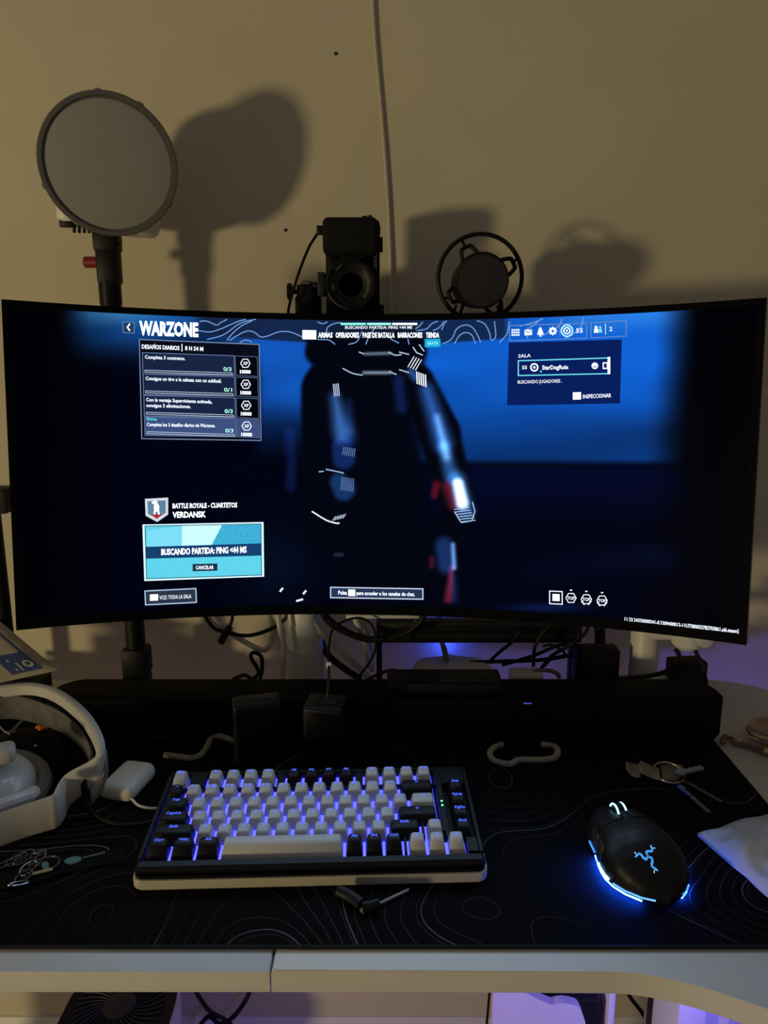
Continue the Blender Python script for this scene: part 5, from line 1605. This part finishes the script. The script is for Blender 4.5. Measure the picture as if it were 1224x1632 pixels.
# emblem: three intertwined curling strokes
def emblem_pt(x, y):
    x = x - 0.0075
    t = 0.222 + y / ML
    # solve s for x
    wl, wr = m_half(t)
    w = wl if x < 0 else wr
    s = math.copysign(min(1.0, (abs(x) / w)) ** (1 / 0.85), x)
    s = math.asin(max(-1, min(1, s))) / (pi / 2)
    return m_pt(t, s, 0.0003)
for k in range(3):
    a = 2 * pi * k / 3 + R_(44)
    base = [(0.0004, 0.0002), (0.0020, 0.0022), (0.0042, 0.0014), (0.0056, -0.0006), (0.0076, -0.0014), (0.0096, 0.0004), (0.0116, 0.0014)]
    wds = [0.0011, 0.0015, 0.0016, 0.0016, 0.0014, 0.0011, 0.0004]
    P = catmull([Vector((x, y, 0)) for x, y in base], 4)
    V, Fc = [], []
    for i, q in enumerate(P):
        f = i / (len(P) - 1) * (len(wds) - 1)
        ii = min(int(f), len(wds) - 2)
        w = wds[ii] + (wds[ii + 1] - wds[ii]) * (f - ii)
        tt = (P[min(i + 1, len(P) - 1)] - P[max(i - 1, 0)]).normalized()
        nn = Vector((-tt.y, tt.x, 0)) * w * 0.62
        for z in (q + nn, q - nn):
            x = z.x * math.cos(a) - z.y * math.sin(a); y = z.x * math.sin(a) + z.y * math.cos(a)
            V.append(emblem_pt(x * 1.0, y * 1.0))
    for i in range(len(P) - 1):
        Fc.append((2 * i, 2 * i + 1, 2 * i + 3, 2 * i + 2))
    o = pyobj('emblem_stroke', V, Fc, emat(70, 150, 235, 1.1), mouse, True)
    hp = catmull([Vector((0.0108, 0.0012, 0)), Vector((0.0098, -0.0012, 0)), Vector((0.0112, -0.0026, 0))], 3)
    V, Fc = [], []
    for q in hp:
        for dz in (0.00045, -0.00045):
            z = Vector((q.x, q.y + dz, 0))
            V.append(emblem_pt((z.x * math.cos(a) - z.y * math.sin(a)) * 1.0, (z.x * math.sin(a) + z.y * math.cos(a)) * 1.0))
    for i in range(len(hp) - 1):
        Fc.append((2 * i, 2 * i + 1, 2 * i + 3, 2 * i + 2))
    pyobj('emblem_tip', V, Fc, emat(150, 215, 255, 1.5), mouse, True)

# ================================================================== KEY BUNCH
ky = thing('key_bunch', 'metal keys on a ring with a khaki strap, lying above the mouse', 'keys', tuple(PZ(1060, 1235, ZM)))
def kpt(px, py, z=0.005): return PZ(px, py, z)
tpz = [(998, 1214, .012), (1008, 1217, .006), (1019, 1218, .010), (1022, 1213, .013), (1036, 1220, .008), (1050, 1224, .006)]
bpz = [(999, 1227, .010), (1008, 1237, .006), (1019, 1239, .008), (1020, 1232, .012), (1036, 1239, .008), (1052, 1244, .006)]
obj('strap', strip(NB(), [kpt(*p) for p in tpz], [kpt(*p) for p in bpz], 0.0022, 5, 0.05), STRAP, ky)
rc_ = kpt(1066, 1231, 0.008)
obj('split_ring', tube(NB(), [rc_ + Vector((0.0165 * math.cos(2 * pi * k / 20), 0.0165 * math.sin(2 * pi * k / 20), 0.003 * math.sin(2 * pi * k / 20))) for k in range(20)], 0.0011, 6, True, 2), mat('warm_steel', (0.5, 0.46, 0.38, 1), 0.35, metal=1.0), ky)
obj('fob', prism(NB(), [tuple(kpt(*p)[:2]) for p in ((1052, 1222), (1085, 1222), (1096, 1232), (1078, 1246), (1056, 1244))], Z0 + 0.0045, Z0 + 0.0085, 0.0008), mat('fob_olive', (0.13, 0.11, 0.08, 1), 0.7), ky)
def flatkey(p0, p1, w, z, m, head=None):
    a = kpt(p0[0], p0[1], z); b2 = kpt(p1[0], p1[1], z)
    d = (b2 - a); L = d.length; d.normalize()
    n_ = Vector((-d.y, d.x, 0))
    ol = []
    NT = 7
    for k in range(NT + 1):
        f = 0.25 + 0.72 * k / NT
        ol.append(a + d * (L * f) + n_ * (w * (0.5 if k % 2 else 0.30)))
    ol += [b2, a + d * L * 0.97 - n_ * w * 0.5, a + d * L * 0.25 - n_ * w * 0.5]
    hd = head or w * 1.3
    for k in range(7):
        an = R_(-60) - R_(240) * k / 6
        ol.append(a + d * (L * 0.16) + d * (hd * math.cos(an)) + n_ * (hd * math.sin(an)))
    pts = [(p.x, p.y) for p in ol]
    bm = NB(); prism(bm, pts, a.z - 0.001, a.z + 0.001)
    return obj('key', bm, m, ky)
flatkey((1078, 1232), (1120, 1223), 0.0075, 0.0125, mat('bright_key', (0.38, 0.40, 0.46, 1), 0.35, metal=0.5), 0.006)
flatkey((1082, 1240), (1151, 1279), 0.0050, 0.0045, mat('dark_steel', (0.22, 0.21, 0.2, 1), 0.35, metal=1.0), 0.004)
flatkey((1077, 1248), (1131, 1296), 0.0050, 0.0070, mat('worn_steel', (0.35, 0.36, 0.4, 1), 0.3, metal=1.0), 0.004)
bm = NB(); tube(bm, [kpt(1080, 1252, .011), kpt(1092, 1262, .010), kpt(1100, 1268, .0095)], 0.0016, 6); obj('blue_sleeve', bm, mat('blue_sleeve', (0.03, 0.08, 0.35, 1), 0.5), ky)

# ================================================================== WHITE PLASTIC BAG
A_ = PZ(1111, 1338, 0.0); Bc = PZ(1224, 1306, 0.0); Cc = PZ(1224, 1437, 0.0)
e1 = (Bc - A_) * 1.9
e2 = (Cc - A_) * 1.35
nb = 34
bm = NB()
tg, bg_ = [], []
for i in range(nb + 1):
    r1, r2 = [], []
    for j in range(nb + 1):
        a, b2 = i / nb, j / nb
        p = A_ + e1 * a + e2 * b2
        pf = min(a, b2, 1 - a, 1 - b2)
        wob = Vector((noise.noise(Vector((a * 5, b2 * 5, 1))), noise.noise(Vector((a * 5, b2 * 5, 9))), 0)) * 0.0025
        hh = 0.004 + 0.012 * min(1, pf / 0.25) ** 0.7 + 0.006 * noise.noise(Vector((a * 4 + 2, b2 * 4, 0.5))) * min(1, pf * 8)
        cr = abs(noise.noise(Vector((a * 6.5, b2 * 6.5, 4.0))))
        hh += (0.006 * (0.5 - cr)) * min(1, pf * 10)
        hh = max(hh, 0.0025)
        r1.append(bm.verts.new((p.x + wob.x, p.y + wob.y, MZ + hh)))
        r2.append(bm.verts.new((p.x + wob.x, p.y + wob.y, MZ + 0.0005)))
    tg.append(r1); bg_.append(r2)
for i in range(nb):
    for j in range(nb):
        bm.faces.new((tg[i][j], tg[i + 1][j], tg[i + 1][j + 1], tg[i][j + 1]))
        bm.faces.new((bg_[i][j], bg_[i][j + 1], bg_[i + 1][j + 1], bg_[i + 1][j]))
for i in range(nb):
    bm.faces.new((tg[i][0], bg_[i][0], bg_[i + 1][0], tg[i + 1][0])); bm.faces.new((tg[i][nb], tg[i + 1][nb], bg_[i + 1][nb], bg_[i][nb]))
    bm.faces.new((tg[0][i], tg[0][i + 1], bg_[0][i + 1], bg_[0][i])); bm.faces.new((tg[nb][i], bg_[nb][i], bg_[nb][i + 1], tg[nb][i + 1]))
tag(obj('plastic_bag', bm, mat('white_poly', (0.36, 0.35, 0.35, 1), 0.35), smooth=25), 'crumpled white plastic bag at the right edge of the mat', 'bag')

# ================================================================== BEAD STRAND AND GLASS DISH (right)
bd0 = thing('bead_strand', 'strand of small brown beads lying on the white desk corner', 'beads', tuple(PZ(1170, 1185, 0)))
BEAD = mat('brown_bead', (0.16, 0.09, 0.05, 1), 0.45)
bmsh = NB(); bmesh.ops.create_icosphere(bmsh, subdivisions=2, radius=0.0038)
bme = bpy.data.meshes.new('bead'); bmsh.to_mesh(bme); bmsh.free(); finish(bme, BEAD, 60)
path = catmull([PZ(*p) for p in [(1152, 1182, .0042), (1158, 1174, .0042), (1166, 1177, .0042), (1172, 1184, .0042), (1180, 1187, .0042), (1190, 1188, .0042), (1202, 1192, .0042), (1214, 1197, .0042), (1228, 1202, .0042), (1245, 1200, .0042)]], 12)
acc = 0; last = None; cnt = 0
for p in path:
    if last is None or (p - last).length >= 0.0062:
        o = link('bead', bme, None)
        o.parent = bd0
        o.location = p - Vector(bd0.location) + Vector((random.uniform(-.0008, .0008), random.uniform(-.0008, .0008), 0.0003))
        o.scale = (1, 1, random.uniform(0.85, 1.05))
        last = p
obj('thread', tube(NB(), path[::3], 0.0008, 5, False, 1), BRAID, bd0)
gd = thing('glass_ornament', 'clear brown glass ornament with a gold bead behind the brown strand', 'ornament', tuple(PZ(1218, 1190, 0)))
gp = PZ(1216, 1192, 0.0)
bm = NB(); lathe(bm, [(0.012, 0.0006), (0.021, 0.005), (0.025, 0.014), (0.022, 0.023), (0.013, 0.029), (0.005, 0.031), (0, 0.031)], gp + Vector((0.012, 0.012, 0)), (0, 0, 1), 32)
obj('bowl', bm, mat('brown_glass', (0.55, 0.42, 0.33, 1), 0.06, trans=0.8), gd)
bm = NB(); tube(bm, [gp + Vector((0.012 + 0.0252 * math.cos(2 * pi * k / 20), 0.012 + 0.0252 * math.sin(2 * pi * k / 20), 0.014)) for k in range(20)], 0.0012, 6, True, 2); obj('rim_wire', bm, mat('dark_copper', (0.25, 0.13, 0.07, 1), 0.3, metal=1.0), gd)
bm = NB(); bmesh.ops.create_icosphere(bm, subdivisions=2, radius=0.0042, matrix=Matrix.Translation(PZ(1220, 1197, 0.012))); obj('gold_bead', bm, BRASS, gd)

# ================================================================== LANYARD WITH METAL BITS (left front)
ly = thing('lanyard', 'black strap with green ovals and tangled metal clips at the left', 'lanyard', tuple(PZ(60, 1385, ZM)))
obj('strap', strip(NB(), [kpt(*p) for p in ((-40, 1384, .006), (40, 1378, .006), (100, 1366, .007), (150, 1358, .006), (198, 1352, .006))], [kpt(*p) for p in ((-40, 1424, .004), (40, 1408, .006), (100, 1392, .007), (150, 1380, .006), (202, 1374, .005))], 0.003, 5, 0.1), mat('strap_black', (0.004, 0.004, 0.005, 1), 0.8, noise_amt=0.3, nscale=400, spec=0.1), ly)
GRN = mat('green_print', (0.10, 0.20, 0.17, 1), 0.6)
for cx, cy, rx, ry, an in ((116, 1371, 14, 5.0, -12), (72, 1379, 6, 6.5, -12)):
    V = []
    for k in range(20):
        a = 2 * pi * k / 20
        x, y = rx * math.cos(a), ry * math.sin(a)
        V.append(kpt(cx + x * math.cos(R_(an)) - y * math.sin(R_(an)), cy + x * math.sin(R_(an)) + y * math.cos(R_(an)), .0095))
    bm = NB(); prism(bm, [(v.x, v.y) for v in V], Z0 + 0.0085, Z0 + 0.0100); obj('green_oval', bm, GRN, ly)
for k in range(12):
    a = kpt(133 + k * 3.0, 1367 - k * 0.75, .0092); 
    bm = NB(); box(bm, a, (0.0009, 0.0022, 0.0008)); obj('stitch', bm, GREYP, ly)
CHR = mat('chrome', (0.17, 0.17, 0.18, 1), 0.22, metal=1.0)
def link_loop(cx, cy, r1, r2, an, z, rad=0.0009):
    c = kpt(cx, cy, z)
    P = []
    for k in range(14):
        a = 2 * pi * k / 14
        x, y = r1 * math.cos(a), r2 * math.sin(a)
        P.append(c + Vector((x * math.cos(an) - y * math.sin(an), x * math.sin(an) + y * math.cos(an), 0.0028 * math.sin(a + cx))))
    return obj('metal_link', tube(NB(), P, rad, 6, True, 2), CHR, ly)
for (cx, cy, r1, r2, an) in ((14, 1374, .011, .0035, 25), (26, 1370, .009, .003, 35), (38, 1366, .010, .003, 60), (47, 1364, .008, .003, 20), (58, 1362, .009, .003, 15), (64, 1366, .006, .003, 70), (48, 1374, .008, .003, 100), (44, 1384, .009, .003, 70), (38, 1396, .008, .0028, 55), (30, 1408, .008, .0022, 45), (52, 1382, .006, .003, 20)):
    link_loop(cx, cy, r1, r2, R_(an), 0.012)
link_loop(70, 1379, .0135, .0085, R_(12), 0.0105, 0.0012)
obj('brass_bar', tube(NB(), [kpt(52, 1393, .010), kpt(84, 1385, .010)], 0.0018, 8), mat('pale_brass', (0.65, 0.55, 0.36, 1), 0.3, metal=1.0), ly)
obj('hook_tip', tube(NB(), [kpt(41, 1396, .010), kpt(35, 1406, .008), kpt(28, 1412, .006), kpt(24, 1413, .006)], 0.0012, 6), CHR, ly)

# ================================================================== UNDER THE DESK
# white tower with a black fan top (left)
TZ = 0.215
def PF(px, py, zf):
    d = ray(px, py)
    return EYE + d * ((zf - CAMZ) / d.z)
fa = PF(130, 1580, TZ); fb = PF(282, 1580, TZ); fc = PF(100, 1632, TZ)
tw = thing('fan_tower', 'white tower with a black round fan grille on top, under the desk left', 'tower', ((fa.x + fb.x) / 2, 0.98, 0))
cxt = (fa.x + fb.x) / 2 - 0.006; cyt = 0.98; rw = (fb.x - fa.x) / 2 + 0.012
def tower_out(i):
    o = []
    for k in range(40):
        a = 2 * pi * k / 40
        c, s = math.cos(a), math.sin(a)
        o.append((cxt + (rw - i) * math.copysign(abs(c) ** 0.5, c), cyt + (0.118 - i) * math.copysign(abs(s) ** 0.5, s)))
    return o
bm = NB(); prism(bm, tower_out(0), 0.0005, TZ - 0.008, 0.004); obj('body', bm, WHITEP, tw)
bm = NB(); prism(bm, tower_out(0.004), TZ - 0.008, TZ, 0.002); topp = obj('top_cover', bm, BLACK, tw)
bm = NB(); lathe(bm, [(0.026, 0), (0.026, 0.003), (0.022, 0.005), (0, 0.005)], (cxt, cyt + 0.035, TZ), (0, 0, 1), 28); obj('fan_hub', bm, DARKGREY, tw)
gm = None
for k in range(36):
    a = 2 * pi * k / 36
    e = Vector((math.cos(a), math.sin(a), 0))
    e2_ = Vector((math.cos(a + 0.35), math.sin(a + 0.35), 0))
    c0 = Vector((cxt, cyt + 0.035, TZ + 0.0015))
    obj('grille_fin', tube(NB(), [c0 + e * 0.027, c0 + (e + e2_) * 0.5 * 0.048, c0 + e2_ * 0.072], 0.0012, 5, False, 2), DARKGREY, tw)
# white console with black centre (middle right)
cn = thing('game_console', 'upright white console with a black curved centre, under the desk', 'console', (0.2, 0.86, 0))
zc = 0.40
pl_ = PY(786, 1605, 0.80).x; pr_ = PY(936, 1605, 0.80).x
yc0, yc1 = 0.70, 0.93
# front faces the viewer: broad white panel with a swooping top edge, black core behind it
bm = NB()
wx0, wx1 = pl_, PY(938, 1605, 0.80).x
yfr = 0.80
N_ = 40
fa_, fb_ = [], []
for i in range(N_ + 1):
    f = i / N_
    x = wx0 + (wx1 - wx0) * f
    px = 786 + (938 - 786) * f
    topy = 1570 if px < 822 else 1570 + 32 * ((px - 822) / 58) ** 0.7 if px < 880 else 1602 - 3 * math.sin((px - 880) / 35 * pi) if px < 915 else 1602 + 40 * ((px - 915) / 23) ** 2.2
    d = ray(px, topy)
    ztop = (EYE + d * (yfr / d.y)).z
    a1_ = bm.verts.new((x, yfr, 0.005)); a2_ = bm.verts.new((x, yfr, ztop))
    b1_ = bm.verts.new((x, yfr + 0.012, 0.005)); b2_ = bm.verts.new((x, yfr + 0.012, ztop))
    fa_.append((a1_, a2_)); fb_.append((b1_, b2_))
for i in range(N_):
    bm.faces.new((fa_[i][0], fa_[i + 1][0], fa_[i + 1][1], fa_[i][1])); bm.faces.new((fb_[i][0], fb_[i][1], fb_[i + 1][1], fb_[i + 1][0]))
    bm.faces.new((fa_[i][1], fa_[i + 1][1], fb_[i + 1][1], fb_[i][1])); bm.faces.new((fa_[i][0], fb_[i][0], fb_[i + 1][0], fa_[i + 1][0]))
bm.faces.new((fa_[0][0], fa_[0][1], fb_[0][1], fb_[0][0])); bm.faces.new((fa_[N_][0], fb_[N_][0], fb_[N_][1], fa_[N_][1]))
obj('front_panel', bm, WHITEP, cn)
px0c = PY(800, 1600, 0.84).x; px1c = PY(950, 1600, 0.84).x
bm = NB(); box(bm, ((px0c + px1c) / 2, 0.845, 0.215), (px1c - px0c, 0.06, 0.42), 0.006, 2); obj('core', bm, mat('core_black', (0.010, 0.010, 0.013, 1), 0.25), cn)
px0d = PY(950, 1600, 0.86).x
bm = NB(); box(bm, (px0d + 0.005, 0.862, 0.222), (0.009, 0.10, 0.436), 0.003, 2); obj('rear_panel', bm, WHITEP, cn)
# white PC case at the right
pc_ = thing('pc_case', 'tall white computer case lit violet under the right of the desk', 'computer case', (0.47, 0.85, 0))
px0 = PY(1107, 1615, 0.80).x; pxm = PY(1166, 1615, 0.80).x
bm = NB(); box(bm, ((px0 + pxm) / 2, 0.88, 0.27), (pxm - px0, 0.16, 0.50), 0.004, 2); obj('side_panel', bm, WHITEP, pc_)
bm = NB(); box(bm, (px0 - 0.002, 0.868, 0.27), (0.004, 0.14, 0.50), 0.001); obj('black_edge', bm, BLACK, pc_)
bm = NB(); box(bm, (pxm + 0.008, 0.885, 0.27), (0.012, 0.15, 0.50), 0.004, 2); obj('corner_post', bm, WHITEP, pc_)
bm = NB(); box(bm, (pxm + 0.085, 0.90, 0.27), (0.14, 0.15, 0.50), 0.004, 2); obj('front_panel', bm, WHITEP, pc_)
for fx in (px0 + 0.02, pxm + 0.13):
    bm = NB(); box(bm, (fx, 0.90, 0.010), (0.03, 0.10, 0.019), 0.002); obj('foot', bm, BLACK, pc_)
def ucable(lb, pts, r):
    P = [PY(*p) for p in pts]
    return tag(obj('hanging_cable', tube(NB(), P, r, 8), CABLEB), lb, 'cable', 'cables hanging under the desk')
ucable('black cable dropping from the desk right of the fan tower', [(300, 1560, 1.04), (318, 1590, 1.05), (335, 1612, 1.06), (360, 1626, 1.06), (372, 1640, 1.06), (380, 1670, 1.06)], 0.0035)
ucable('black cable joining the first one beside the fan tower', [(405, 1560, 1.05), (396, 1585, 1.06), (384, 1606, 1.06), (368, 1624, 1.06), (350, 1632, 1.06), (335, 1620, 1.06), (322, 1630, 1.06), (312, 1650, 1.06)], 0.0040)
ucable('thin black cable hanging straight left of the white console', [(782, 1560, 1.0), (779, 1595, 1.0), (775, 1640, 1.0)], 0.0020)
ucable('black cable slanting down between console and computer case', [(990, 1560, 0.98), (1005, 1590, 0.98), (1022, 1612, 0.98), (1038, 1640, 0.98)], 0.0032)
